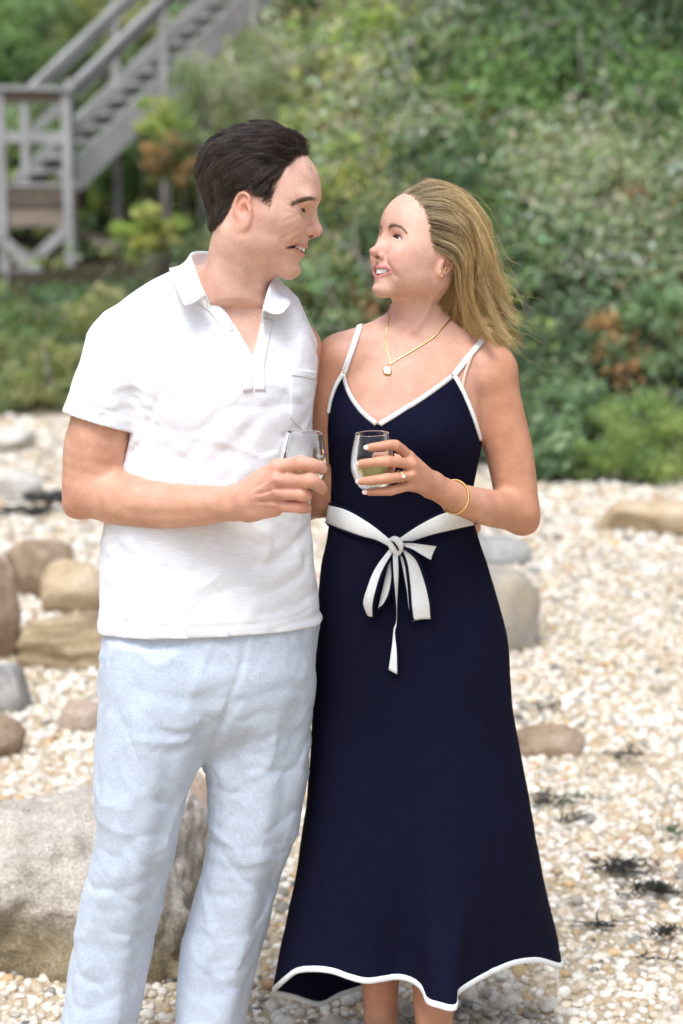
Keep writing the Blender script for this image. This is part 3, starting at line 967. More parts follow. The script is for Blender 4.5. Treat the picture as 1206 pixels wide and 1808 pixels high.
# ------------------------------------------------------------------ man's clothes
def poly_sdf(pix, poly):
    """signed distance in pixels to a closed polygon (negative inside)"""
    x, y = pix[..., 0], pix[..., 1]; poly = np.asarray(poly, float); n = len(poly)
    d = np.full(x.shape, 1e9, np.float32); ins = np.zeros(x.shape, bool)
    for i in range(n):
        a, b = poly[i], poly[(i + 1) % n]; e = b - a
        wx, wy = x - a[0], y - a[1]; h = np.clip((wx * e[0] + wy * e[1]) / (e @ e + 1e-9), 0, 1)
        d = np.minimum(d, (wx - h * e[0])**2 + (wy - h * e[1])**2)
        if a[1] != b[1]:
            c = (a[1] > y) != (b[1] > y); ins ^= c & (x < (b[0] - a[0]) * (y - a[1]) / (b[1] - a[1]) + a[0])
    d = np.sqrt(d); return np.where(ins, -d, d)

def pst(f, path, amp, width, sub=3, y0=-.45, y1=.3):
    f.stroke(f.hit(smooth_path(path, max(3, (len(path) - 1) * sub)) if len(path) > 2 else path, y0=y0, y1=y1), amp, width, 1)

def plane_fn(a, b, c):
    n = np.cross(b - a, c - a); n /= np.linalg.norm(n)
    if n[2] < 0: n = -n
    return lambda x, y, z: (x - a[0]) * n[0] + (y - a[1]) * n[1] + (z - a[2]) * n[2]

def creases(x, y, z, fx, fz, amp, sharp=3):
    """sharp little valleys and ridges, as in crumpled cloth"""
    a = 1 - np.abs(fbm(x * fx + z * fz * .6, y * fx, z * fz - x * fx * .35, 2)); b = 1 - np.abs(fbm(x * fx * 1.3 - z * fz * .5 + 7, y * fx + 3, z * fz * .8 + x * fx * .4, 2))
    return amp * (np.clip(a, 0, 1)**sharp - np.clip(b, 0, 1)**sharp)

def man_shirt():
    h = .003
    f = Field((P(95, 900, 0)[0], -.20, P(0, 1150, -.1)[2]), (P(590, 560, 0)[0] + .03, .19, P(0, 455, 0)[2]), h)
    big_lo, big_hi = f.lo - .1, f.lo + 9
    shirt_solid(f)
    for c, amp, r in ((P(320, 680, -.11), -.014, (.09, .05, .07)), (P(490, 690, -.10), -.012, (.07, .05, .07)), (P(370, 960, -.12), -.006, (.12, .06, .1))):
        f.bump(c, amp, r)
    # ---- folds
    f.displace(lambda x, y, z: .0028 * fbm(x * 7 + z * 3.5, y * 7, z * 6 - x * 2, 3) + 0.0007 * fbm(x * 26 + z * 9, y * 22, z * 17, 2) + creases(x, y, z, 6, 9, .0032, 6) + creases(x + 5, y, z, 14, 13, .0013, 6), .0075)
    W = [([(276, 712), (262, 745), (250, 775), (238, 800)], .0075, .007), ([(289, 690), (300, 740), (300, 800)], .0040, .012),
         ([(262, 700), (230, 690), (190, 700)], .0030, .010), ([(266, 725), (225, 722), (180, 735)], .0026, .009), ([(250, 655), (215, 640), (170, 650)], .0022, .010),
         ([(420, 700), (370, 760), (315, 830)], .0040, .015), ([(500, 700), (430, 770), (360, 830)], .0038, .016), ([(300, 640), (350, 660), (400, 668)], .0025, .014),
         ([(445, 700), (440, 760), (400, 850)], .0025, .014), ([(520, 780), (480, 830), (430, 850)], .0028, .012), ([(330, 600), (360, 640), (420, 660)], -.0022, .014),
         ([(200, 960), (260, 1000), (330, 1010)], .0030, .014), ([(190, 1040), (260, 1050), (330, 1035)], .0030, .014), ([(545, 930), (500, 980), (440, 1000), (370, 990)], .0042, .014),
         ([(555, 985), (510, 1030), (450, 1050)], .0042, .012), ([(560, 1040), (520, 1070), (460, 1085)], .0032, .010), ([(300, 950), (330, 1020), (340, 1100)], -.0030, .020), ([(470, 940), (480, 1020), (500, 1100)], -.0030, .018),
         ([(230, 945), (225, 1020), (235, 1100)], -.0030, .016), ([(548, 720), (530, 750), (505, 770)], .0030, .010), ([(300, 548), (320, 600), (345, 640)], .0020, .014),
         ([(540, 560), (520, 600), (480, 640)], .0022, .012), ([(185, 560), (165, 600), (150, 660)], -.0020, .014)]
    for pth, a, w in W: pst(f, pth, a * .75, w * .85)
    # ---- seams and stitching
    pst(f, [(204, 543), (232, 562), (251, 589), (264, 625), (272, 657), (284, 690), (276, 716)], 0.0037, .0042)
    pst(f, [(212, 541), (240, 562), (258, 588), (271, 625), (279, 657)], -0.0020, .0040)
    pst(f, [(113, 709), (180, 722), (254, 746)], 0.0022, .0032)
    pst(f, [(174, 1093), (280, 1104), (365, 1107), (470, 1099), (566, 1077)], 0.0022, .0030)
    # ---- openings
    hem = plane_fn(P(172, 1113, 0), P(365, 1127, -.13), P(567, 1097, 0))
    f.fn(lambda x, y, z: -hem(x, y, z), big_lo, big_hi, 0, 'int')
    cuff = plane_fn(P(110, 726, -.03), P(250, 766, -.03), P(180, 752, -.11))
    def cut_cuff(x, y, z): return np.maximum(np.maximum(cuff(x, y, z), x - P(256, 700, 0)[0]), y - .12)
    # the sleeve ends at its cuff: remove what hangs below it on the outer side
    s = f.sl(f.lo, P(262, 700, .2))
    x, y, z = f.pts(s); c = cuff(x, y, z); tors = loft(TORSO, n=2.4)(x, y, z)
    lim = np.where(c < .012, np.maximum(-c, tors - .004), -1.0)     # below the cuff only the torso stays
    wgt = np.where(c < 0, np.minimum(np.maximum(-c, -.3), tors - .003), -1.0)
    f.F[s] = np.maximum(f.F[s], wgt.astype(np.float32))
    # hollow the sleeve end
    f.cap(P(183, 742, -.0285), P(170, 790, -.0295), .0665, .0665, .0, 'sub')
    # neck and V
    V = [(330, 430), (352, 505), (361, 519), (380, 531), (396, 546), (424, 589), (441, 619), (446, 629), (449, 621), (455, 595), (464, 552), (476, 498), (500, 430)]
    def vee(x, y, z):
        x, y, z = np.broadcast_arrays(x, y, z)
        d = poly_sdf(proj(np.stack([x, y, z], -1)), V) / 1000.0
        return np.maximum(d, y - .05)
    f.fn(vee, P(320, 660, -.3), P(510, 430, .1), 0, 'sub')
    f.chain([P(420, 440, -.03), P(410, 490, -.018), P(405, 515, -.008)], [.064, .066, .066], .0, 'sub')
    return f

shirt_f = man_shirt()
_V, _Q = shirt_f.mesh()
shirt = obj('polo_shirt', relax(_V, _Q, 2, .4), _Q, M['shirt'], man)

def ribbon(name, a, b, n, mat, parent, thick=.0022, bulge=0.0, rows=9, drop=None):
    """sheet between two 3-D curves"""
    a = smooth_path(a, n); b = smooth_path(b, n); t = np.linspace(0, 1, rows)[None, :, None]
    G = a[:, None] * (1 - t) + b[:, None] * t
    if bulge:
        du = np.gradient(G, axis=0); dv = np.gradient(G, axis=1); Nn = np.cross(du, dv); Nn /= np.linalg.norm(Nn, axis=2)[..., None] + 1e-9
        G = G + Nn * (bulge * np.sin(np.pi * t))
    V, F = solidify(G.reshape(-1, 3), n, rows, thick)
    return obj(name, V, F, mat, parent)

_top = [P(363, 521, -.125), P(352, 497, -.113), P(342, 468, -.085), P(337, 449, -.035), P(362, 444, .035), P(415, 452, .072), P(468, 468, .045), P(480, 488, -.025), P(474, 512, -.085), P(465, 548, -.116)]
_out = [P(326, 541, -.128), P(311, 508, -.106), P(301, 481, -.060), P(303, 474, .000), P(340, 478, .075), P(415, 490, .110), P(485, 500, .075), P(508, 518, -.005), P(513, 536, -.070), P(500, 552, -.112)]
_bas = [P(372, 540, -.118), P(358, 520, -.100), P(348, 500, -.070), P(346, 490, -.030), P(365, 486, .030), P(415, 492, .062), P(458, 505, .040), P(466, 525, -.015), P(464, 545, -.070), P(462, 572, -.104)]
collar = ribbon('collar', _top, _out, 60, M['shirt'], man, .0030, -.006)
ribbon('collar_stand', _top, _bas, 60, M['shirt'], man, .0022)

def button(pix, parent, f, r=.0052, mat='button'):
    c = f.hit([pix], .0030)[0]; n = f.grad(np.array([c]))[0]
    mb = MB(); a = np.cross(n, (0, 0, 1)); a /= np.linalg.norm(a); b = np.cross(n, a)
    th = np.arange(16) * 2 * np.pi / 16
    prof = [(0, .0006), (r * .55, .0004), (r * .72, .0014), (r * .92, .0015), (r, .0006), (r * .95, -.001)]
    V = np.concatenate([[c + n * hh + rr * (a * math.cos(t) + b * math.sin(t)) for t in th] for rr, hh in prof])
    mb.add(V, grid_faces(len(prof), 16, closed_v=True))
    return mb.build('button', M[mat], parent)
def patch(name, a, b, n, rows, off, thick=.0020):
    """cloth piece lying on the shirt between two pixel curves"""
    a = smooth_path(a, n); b = smooth_path(b, n); t = np.linspace(0, 1, rows)[None, :, None]
    G = (a[:, None] * (1 - t) + b[:, None] * t).reshape(-1, 2)
    V, F = solidify(shirt_f.hit(G, off), n, rows, thick)
    return obj(name, V, F, M['shirt'], man)
pk = patch('placket', [(362, 522), (379, 534), (393, 547), (421, 590), (438, 620), (444, 640), (446, 690)], [(344, 531), (363, 546), (377, 560), (404, 602), (421, 632), (427, 652), (429, 692)], 40, 8, .0012)
patch('placket', [(463, 560), (457, 596), (451, 626), (449, 645), (450, 690)], [(482, 566), (475, 602), (469, 632), (467, 650), (468, 691)], 34, 8, .0004)
pocket = patch('chest_pocket', [(511, 651), (512, 690), (512, 734), (524, 750), (535, 762)], [(557, 657), (554, 690), (549, 734), (543, 750), (536, 762)], 26, 14, .0012, .0026)
_h = patch('pocket_hem', [(511, 650), (534, 653), (557, 656)], [(512, 664), (534, 667), (556, 670)], 16, 6, .0022, .0020)
for q in ((369, 539), (409, 580), (499, 543)):
    button(q, man, shirt_f, .0050)

# trousers
def man_trousers():
    hz = [(1085, 180, 563, .0, .118), (1130, 177, 562, .0, .122), (1180, 173, 560, .0, .126), (1240, 178, 553, .005, .116), (1280, 190, 536, .005, .096), (1310, 225, 500, .005, .066), (1335, 290, 440, .005, .03)]
    lg = [(1120, 190, 390, .0, .105), (1230, 178, 392, -.008, .112), (1330, 172, 363, -.012, .105), (1380, 171, 340, -.014, .100), (1480, 173, 316, -.016, .088), (1565, 150, 292, -.006, .086), (1640, 134, 276, .004, .084), (1740, 118, 257, .010, .084), (1808, 108, 243, .012, .086), (1880, 97, 232, .014, .090), (1945, 88, 225, .016, .092)]
    rg = [(1120, 345, 552, .005, .105), (1230, 350, 555, .014, .112), (1330, 354, 547, .022, .105), (1380, 363, 541, .022, .100), (1480, 365, 521, .022, .090), (1550, 354, 494, .030, .086), (1610, 338, 482, .036, .084), (1690, 317, 460, .040, .084), (1808, 309, 434, .042, .086), (1880, 304, 424, .044, .090), (1945, 300, 418, .046, .092)]
    f = Field((P(80, 1900, 0)[0], -.16, .022), (P(575, 1200, 0)[0] + .02, .19, P(0, 1085, 0)[2]), .0042)
    lo, hi = f.lo - .1, f.lo + 9
    f.fn(loft(hz, 2.3), lo, hi, 0); f.fn(loft(lg, 2.2, dy=-.018), lo, hi, .008); f.fn(loft(rg, 2.2, dy=.012), lo, hi, .008)
    f.displace(lambda x, y, z: .0026 * fbm(x * 8, y * 8, z * 4, 3) + .0008 * fbm(x * 24, y * 24, z * 15, 2) + creases(x, y, z, 7, 8, .0034, 8) + creases(x + 3, y, z, 16, 12, .0018, 8), .010)
    W = [([(372, 1330), (395, 1280), (420, 1235)], .007, .010), ([(330, 1235), (370, 1225), (415, 1205)], .0040, .012), ([(240, 1215), (300, 1235), (380, 1240)], .0030, .014), ([(300, 1330), (340, 1310), (380, 1275)], .0045, .012),
         ([(260, 1290), (310, 1300), (350, 1290)], .003, .012), ([(440, 1240), (480, 1220), (540, 1215)], .0035, .014), ([(385, 1345), (430, 1330), (500, 1340)], .0030, .014), ([(410, 1290), (440, 1270), (480, 1262)], .0035, .012),
         ([(180, 1180), (172, 1200), (176, 1222)], -.007, .010), ([(176, 1150), (172, 1160)], .006, .010), ([(171, 1350), (175, 1390), (171, 1420)], .004, .012),
         ([(160, 1565), (200, 1575), (250, 1555), (285, 1540)], .0060, .012), ([(170, 1535), (220, 1545), (300, 1510)], -.0040, .014), ([(150, 1600), (200, 1612), (260, 1590)], .0040, .012), ([(140, 1660), (180, 1680), (260, 1650)], .0030, .014),
         ([(365, 1480), (400, 1500), (460, 1492), (515, 1488)], .0055, .012), ([(362, 1520), (410, 1540), (490, 1520)], .0055, .012), ([(350, 1570), (400, 1585), (480, 1565)], .0042, .012), ([(390, 1450), (440, 1460), (520, 1440)], -.0035, .014),
         ([(330, 1640), (380, 1660), (460, 1640)], .0030, .014), ([(120, 1740), (170, 1770), (240, 1740)], .0036, .014), ([(318, 1740), (370, 1760), (440, 1735)], .0034, .014), ([(115, 1790), (170, 1800), (235, 1785)], -.0030, .012),
         ([(240, 1330), (225, 1420), (200, 1500)], -.0040, .018), ([(440, 1330), (445, 1420), (430, 1500)], -.0035, .018), ([(200, 1250), (215, 1320), (215, 1400)], .0030, .016), ([(520, 1300), (500, 1380), (490, 1460)], .0030, .016)]
    for pth, a, w in W: pst(f, pth, a * (.34 if pth[0][1] > 1420 else .55), w * .85)
    # the drape of loose cloth: long shallow folds down each leg
    for pth, a in (([(215, 1290), (210, 1430), (185, 1600), (165, 1800)], .0045), ([(255, 1260), (262, 1420), (235, 1600), (205, 1800)], -.0045), ([(300, 1330), (292, 1440), (262, 1600), (225, 1800)], .0040),
                   ([(420, 1330), (415, 1470), (392, 1620), (362, 1800)], .0045), ([(470, 1290), (470, 1430), (440, 1600), (400, 1800)], -.0045), ([(520, 1250), (508, 1420), (468, 1600), (425, 1800)], .0040)):
        pst(f, pth, a, .020)
    pst(f, [(203, 1118), (197, 1142), (190, 1166)], .0070, .0050); pst(f, [(433, 1120), (431, 1160), (421, 1196), (405, 1240), (385, 1290), (366, 1335)], .0065, .0050); pst(f, [(441, 1122), (439, 1160), (428, 1200)], -.0025, .0050)
    pst(f, [(440, 1170), (432, 1168), (424, 1172)], .0018, .004)
    pst(f, [(380, 1300), (386, 1390), (384, 1470), (372, 1530), (359, 1600), (351, 1700), (335, 1800)], .0016, .0045)
    pst(f, [(141, 1640), (128, 1720), (119, 1800)], .0022, .005); pst(f, [(265, 1640), (248, 1740), (238, 1800)], .0016, .005)
    return f
trouser_f = man_trousers()
_V, _Q = trouser_f.mesh()
obj('linen_trousers', relax(_V, _Q, 2, .4), _Q, M['linen'], man)

# ------------------------------------------------------------------ man's hair
def man_hair():
    rs = np.random.RandomState(3)
    V = man_f.V; L = man_head.loc(V)
    hx = [-.13, -.070, -.040, -.030, -.024, .004, .022, .032, .041, .044, .053, .068, .086, .12]
    hz = [-.055, -.052, -.030, -.006, .024, .034, .026, .018, .018, .045, .078, .103, .118, .125]
    zmin = np.interp(L[:, 0], hx, hz) + .003 * vnoise(L[:, 0] * 150, L[:, 1] * 150, L[:, 2] * 150)
    near_ear = (np.linalg.norm((L - np.array([-.004, 0, .0])) * np.array([1, 0, 1]) / np.array([.024, 1, .036]), axis=1) < 1) & (np.abs(L[:, 1]) > .06)
    mask = (L[:, 2] > zmin) & (~near_ear) & (np.linalg.norm(L, axis=1) < .2) & (L[:, 2] > -.06)
    idx = np.where(mask & (rs.rand(len(V)) < smoothstep(-.004, .020, L[:, 2] - zmin)))[0]
    n = 21000
    r = V[rs.choice(idx, n)] + rs.normal(0, .0006, (n, 3))
    l = man_head.loc(r)
    up = smoothstep(.045, .105, l[:, 2]); fore = smoothstep(.0, .075, l[:, 0]) * up
    dep = l[:, 2] - np.interp(l[:, 0], hx, hz)               # distance above the hairline
    low = smoothstep(.0, .045, dep)
    height = (.0035 + .009 * low + .006 * up + .008 * fore) * (.35 + .65 * rs.rand(n)**.5)
    height *= .75 + .55 * smoothstep(-.4, .4, vnoise(l[:, 0] * 55, l[:, 1] * 55, l[:, 2] * 55)) * up
    height *= 1 - .55 * smoothstep(-.02, -.05, l[:, 2])
    length = (.007 + .024 * low + .022 * up) * (.75 + .5 * rs.rand(n))
    MM = man_head.M
    def flow(p):
        q = man_head.loc(p); u = smoothstep(.060, .115, q[:, 2]); fr = smoothstep(.015, .070, q[:, 0]) * u
        wv = .75 * np.sin(q[:, 0] * 160 + q[:, 2] * 120 + 2 * vnoise(q[:, 0] * 40, q[:, 1] * 40, q[:, 2] * 40))
        back = np.stack([-.60 - .45 * u + 0 * q[:, 0], -.30 * u + .35 * wv * u, -1.0 + .9 * u + .55 * wv * (1 - .5 * u)], 1)
        edge = smoothstep(.068, .085, q[:, 0]) * u
        quiff = np.stack([.25 + 0 * q[:, 0], -.8 + .5 * wv, .9 + 0 * q[:, 0]], 1)
        d = back * (1 - edge[:, None]) + quiff * edge[:, None]
        return d @ MM.T
    path = grow(man_f, r, flow, length, height, 8, rs, .16, .45)
    path, own = clump(path, rs, 900, .55, .5)
    cl = rs.rand(900)[own]
    c = np.array([.060, .042, .032])[None] * (.55 + .9 * cl[:, None]) * (.8 + .4 * rs.rand(n, 1))
    rad = .00038 * np.linspace(1, .45, 9)[None] * np.ones((n, 1))
    hair_mesh('hair', path, rad, c, man)
    # stray curls on the forehead and flyaways
    st = []
    for k in range(4):
        a = np.array([.078 + .004 * rs.rand(), -.016 - .020 * rs.rand(), .112 - .004 * rs.rand()])
        tt = np.linspace(0, 1, 12); amp = .004 + .005 * rs.rand(); ph = rs.rand() * 6
        q = a + np.stack([.014 * tt + amp * .5 * np.sin(tt * 5 + ph) * tt, -.012 * tt * rs.rand() + amp * np.cos(tt * 5 + ph) * tt, -.024 * tt * (.6 + .6 * rs.rand())], 1)
        w = np.array([man_head.w(x) for x in q]); sd = man_f.sample(w)
        w = w + man_f.grad(w) * np.maximum(.002 - sd, 0)[:, None]; st.append(w)
    for k in range(60):
        i = rs.randint(n); w = smooth_path(path[i], 12); e = man_f.grad(w) * (np.linspace(0, 1, 12)**2 * .012 * rs.rand())[:, None] + (np.linspace(0, 1, 12)**2)[:, None] * rs.normal(0, .006, 3)
        st.append(w + e)
    st = np.array(st)
    tag(hair_mesh('stray_hair', st, .00014, np.tile([.05, .035, .028], (len(st), 1)), man), kind='stuff')
    # brows
    for s in (-1, 1):
        nb = 190; t = rs.rand(nb)**.9; lane = rs.normal(0, .35, nb)
        pix = np.stack([np.interp(t, [0, .35, .7, 1], [558, 546, 532, 517]), np.interp(t, [0, .35, .7, 1], [352, 351.5, 355.5, 363]) + lane * 3.6 * np.interp(t, [0, .3, 1], [.8, 1, .5])], 1)
        p0 = man_f.hit(pix)                                   # the near brow; the far one mirrors it
        if s > 0: p0 = np.array([man_head.w(q * np.array([1, -1, 1])) for q in man_head.loc(p0)])
        g = man_f.grad(p0); dr = (np.array([-.75, s * .75, .25]) + rs.normal(0, .2, (nb, 3))) @ MM.T
        dr -= g * (dr * g).sum(1)[:, None]
        tt = np.linspace(0, 1, 4)[None, :, None]
        pp = p0[:, None] + dr[:, None] * tt * .008 + g[:, None] * (.0004 + .0012 * np.sin(tt * 2.5))
        hair_mesh('eyebrow', pp, .00024, np.tile([.13, .085, .058], (nb, 1)) * (.7 + .6 * rs.rand(nb, 1)), man)
    return mask
man_hair()
for s in (-1, 1):
    _l4 = smooth_path(np.array(man_hd['lid'][s]) + np.array([.0008, 0, .0012]), 14)
    _mb = MB(); _mb.tube(np.array([man_head.w(q) for q in _l4]), .0007, 6); _mb.build('eyelashes', M['lash'], man)
# ------------------------------------------------------------------ the woman
woman = empty('person', (P(700, 1808, .1)[0], .1, 0), 'fair-haired woman in a long navy dress with white trim, smiling up at the man', 'person', 'couple')
WFACE = np.array([.68, .425, .325]); WSKIN = np.array([.62, .350, .245]); WARM = np.array([.56, .285, .175]); WBLUSH = (.72, .34, .29); WLIP = (.60, .22, .22)
_a = R(62); _p = R(15)
wf = np.array([-math.sin(_a) * math.cos(_p), -math.cos(_a) * math.cos(_p), math.sin(_p)])
_l = np.array([math.cos(_a), -math.sin(_a), 0])
wom_head = Frame(P(783, 460, .035) - _l * .0735 * .91, wf, (0, 0, 1), .91)

WROWS = [(548, 706, 776, .12, .028), (585, 655, 815, .115, .045), (620, 615, 850, .105, .066), (660, 596, 862, .098, .084), (700, 585, 856, .094, .097), (745, 580, 853, .090, .106), (790, 580, 849, .090, .106), (830, 582, 841, .093, .098),
         (870, 583, 835, .097, .090), (905, 582, 833, .100, .086), (940, 578, 842, .100, .088), (1000, 567, 861, .100, .098), (1080, 561, 885, .100, .113), (1140, 558, 897, .100, .121),
         (1200, 555, 902, .100, .127), (1260, 552, 907, .100, .133), (1330, 548, 919, .100, .142), (1430, 540, 939, .100, .156), (1520, 533, 955, .100, .170), (1600, 526, 970, .100, .184), (1700, 505, 988, .100, .202), (1780, 478, 1000, .100, .215)]
wloft = loft(WROWS, 2.2)
WT = wloft.tab
BUST = [(P(628, 765, -.02), .016, .052), (P(757, 772, -.02), .018, .055)]
def wsurf(th, z, grow=0.0):
    """point of the dress surface at angle th (0 = image right, -pi/2 = towards the camera) and height z"""
    cx, cy, a, b = (interp(z, WT[0], t) for t in WT[1:])
    c, s = np.cos(th), np.sin(th); n = 2.2
    rr = 1 / ((np.abs(c) / a)**n + (np.abs(s) / b)**n)**(1 / n) + grow
    p = np.stack([cx + rr * c, cy + rr * s, z + 0 * c], -1)
    for q, amp, r in BUST:
        w = np.exp(-((p[..., 0] - q[0])**2 + (p[..., 2] - q[2])**2) / r**2) * (s < 0)
        p = p + np.stack([.15 * amp * w * np.sign(c), -amp * w, 0 * w], -1)
    return p

def woman_body():
    f = Field((P(470, 900, .2)[0], -.215, P(0, 985, .1)[2]), (P(965, 900, .1)[0], .27, P(0, 318, .1)[2]), .0024)
    hd = sculpt_head(f, wom_head, True)
    f.chain([wom_head.w((-.012, 0, -.025)), P(741, 520, .118), P(742, 570, .122), P(742, 610, .120)], [.050, .0475, .050, .060], .03)
    f.cap(wom_head.w((.020, 0, -.066)), P(728, 548, .090), .022, .030, .025)
    lo, hi = f.lo - .1, np.array([9, 9, P(0, 540, .1)[2]])
    wl = loft(WROWS, 2.2, grow=-.005)
    f.fn(wl, lo, hi, .04)
    for q, amp, r in BUST: f.bump(q, -amp * .9, (r, .08, r))
    # shoulders
    f.chain([P(735, 592, .125), P(665, 606, .105), P(606, 632, .088)], [.044, .042, .045], .035)
    f.chain([P(752, 594, .130), P(820, 622, .118), P(866, 655, .110)], [.044, .042, .047], .035)
    # near arm
    f.chain([P(866, 655, .110), P(878, 710, .108), P(897, 790, .106), P(908, 850, .100), P(914, 900, .092)], [.048, .0465, .0460, .0430, .0400], .02)
    f.chain([P(914, 903, .090), P(866, 897, .030), P(818, 884, -.026), P(785, 868, -.058), P(764, 857, -.078)], [.0385, .0350, .0300, .0255, .0235], .015)
    f.ell(P(928, 925, .095), (.020, .022, .018), .025)
    # hand
    wr = P(762, 856, -.080)
    mcp = [P(722, 806, -.138), P(727, 820, -.150), P(725, 839, -.152), P(721, 858, -.143)]
    for q, r in zip(mcp, (.0105, .0108, .0104, .0095)): f.cap(wr, q, .0185, r, .012)
    fing = [([mcp[0], P(698, 786, -.166), P(672, 788, -.176), P(654, 790, -.172)], [.0098, .0090, .0082, .0070]),
            ([mcp[1], P(684, 814, -.180), P(657, 817, -.178), P(638, 819, -.168)], [.0100, .0092, .0084, .0070]),
            ([mcp[2], P(684, 845, -.181), P(657, 848, -.178), P(638, 850, -.168)], [.0098, .0092, .0084, .0070]),
            ([mcp[3], P(690, 866, -.168), P(668, 868, -.170), P(651, 869, -.164)], [.0090, .0084, .0076, .0064])]
    for pts, rr in fing:
        f.chain(pts, rr, .0035); f.ell(pts[1], (rr[1] * 1.06,) * 3, .003)
    f.chain([P(748, 848, -.092), P(722, 822, -.078), P(690, 808, -.070), P(664, 806, -.074)], [.0150, .0115, .0095, .0078], .006)
    for i, q in enumerate(mcp):
        f.bump(q + np.array([.002, -.012, .002]), -.0014, .006)
        if i < 3:
            m_ = (mcp[i] + mcp[i + 1]) / 2; f.stroke([m_ + [-.004, -.012, 0], m_ * .6 + wr * .4 + [0, -.014, 0]], .0018, .0036)
        f.stroke([q + [.004, -.011, .002], q * .4 + wr * .6 + [0, -.018, .002]], -.0007, .0022)
    f.stroke([P(930, 876, .02), P(905, 868, .02), P(885, 862, .02)], .006, .0055)           # crook of the elbow
    f.stroke([P(850, 782, .03), P(846, 750, .03), P(852, 715, .04)], .0050, .0065)           # front of the armpit
    # far arm, round the man's back
    f.chain([P(603, 636, .088), P(590, 690, .095), P(576, 770, .105), P(566, 840, .115), P(562, 880, .120)], [.046, .0455, .043, .039, .036], .02)
    f.chain([P(562, 878, .120), P(530, 893, .170), P(495, 895, .205)], [.0350, .0330, .0290], .015)
    # collar bones, hollow of the throat, sternomastoid
    f.stroke([P(703, 597, .03), P(660, 596, .03), P(622, 598, .04)], -.0042, .0075); f.stroke([P(722, 600, .03), P(780, 604, .03), P(838, 612, .05)], -.0040, .0075)
    f.bump(P(708, 590, .055), .0045, .012)
    f.stroke([wom_head.w((-.012, .058, -.045)), P(760, 540, .065), P(733, 583, .055)], -.0034, .0085)
    f.stroke([P(680, 615, .02), P(650, 612, .02)], .0024, .012); f.stroke([P(760, 622, .02), P(810, 622, .03)], .0024, .012)
    f.displace(lambda x, y, z: .0003 * fbm(x * 50, y * 50, z * 50, 2))
    V, Q = f.mesh(); f.V = V
    C = np.tile(WFACE, (len(V), 1))
    w = smoothstep(P(0, 545, .1)[2], P(0, 640, .1)[2], V[:, 2])[:, None]; C = C * (1 - w) + WSKIN * w
    w = np.maximum(smoothstep(P(840, 700, .1)[0], P(880, 700, .1)[0], V[:, 0]), smoothstep(P(612, 700, .1)[0], P(585, 700, .1)[0], V[:, 0]))[:, None] * smoothstep(P(0, 560, .1)[2], P(0, 640, .1)[2], V[:, 2])[:, None]
    C = C * (1 - w) + WARM * w
    w = smoothstep(.0, -.06, V[:, 1])[:, None] * smoothstep(P(0, 740, -.1)[2], P(0, 770, -.1)[2], V[:, 2])[:, None]; C = C * (1 - w) + np.array([.60, .315, .205]) * w
    C = head_colours(V, C, wom_head, hd, True, WLIP, WBLUSH)
    Lh = wom_head.loc(V); zm = np.interp(Lh[:, 0], [-.14, -.060, -.030, -.012, .004, .022, .034, .044, .057, .074, .088, .12], [-.050, -.045, -.010, .012, .026, .004, -.002, .024, .064, .098, .117, .125])
    w = (smoothstep(.004, .030, Lh[:, 2] - zm) * (np.linalg.norm(Lh, axis=1) < .19) * (np.abs(Lh[:, 1]) < .078))[:, None] * .8; C = C * (1 - w) + np.array([.13, .085, .05]) * w
    # legs and feet
    e = Field((P(560, 1700, .1)[0], -.30, -.005), (P(860, 1700, .1)[0], .24, 1.10), .0060)
    e.ell(P(715, 1010, .10), (.115, .085, .16), 0)
    for xs, rr in ((((655, 1080, .1), (655, 1330, .1), (664, 1560, .10), (671, 1735, .10)), (.075, .062, .053, .0385)), (((775, 1080, .1), (768, 1330, .08), (768, 1560, .05), (766, 1775, .02)), (.075, .062, .053, .0400))):
        pts = [P(*q) for q in xs]; an = pts[-1].copy(); an[2] = .075; an[0] += .002
        e.chain(pts + [an], list(rr) + [.030], .02)
        e.ell(an + [0, .012, -.045], (.026, .032, .030), .02)
        e.chain([an, an + [.002, -.06, -.035], an + [.004, -.13, -.055]], [.031, .030, .020], .02)
        for k in range(5): e.cap(an + [(-2 + k) * .014, -.125, -.058], an + [(-2 + k) * .016, -.160 + .006 * k, -.063], .011, .0085, .004)
    e.displace(lambda x, y, z: .0008 * fbm(x * 25, y * 25, z * 25, 2))
    Ve, Qe = e.mesh()
    obj('body', np.vstack([V, Ve]), np.vstack([Q, Qe + len(V)]), M['skin_f'], woman, np.vstack([C, np.tile(WARM, (len(Ve), 1))]))
    for pts, rr in fing:
        t = pts[3]; d = pts[3] - pts[2]; d /= np.linalg.norm(d)
        nail(t + d * .004 + np.array([-.001, -rr[3] * .82, .0018]), d, np.array([-.1, -1, .35]), .0092, .0150, M['nail_f'], woman)
    return f, hd, fing
wom_f, wom_hd, wfing = woman_body()
add_eyes(wom_head, woman, True, (.20, .135, .085), (1, .12, .06), wom_hd)
add_teeth(wom_head, woman, wom_hd, True)

# ------------------------------------------------------------------ her dress
def band(name, path, normals, w, mat, parent, thick=.003, off=.0):
    p = np.asarray(path, float); T = np.gradient(p, axis=0); T /= np.linalg.norm(T, axis=1)[:, None] + 1e-9
    nn = normals - T * (normals * T).sum(1)[:, None]; nn /= np.linalg.norm(nn, axis=1)[:, None]
    s = np.cross(T, nn); t = np.linspace(-1, 1, 5)[None, :, None]
    G = p[:, None] + s[:, None] * t * w / 2 + nn[:, None] * (off - (t**2) * thick * .25)
    V, F = solidify(G.reshape(-1, 3), len(p), 5, thick)
    return obj(name, V, F, mat, parent)

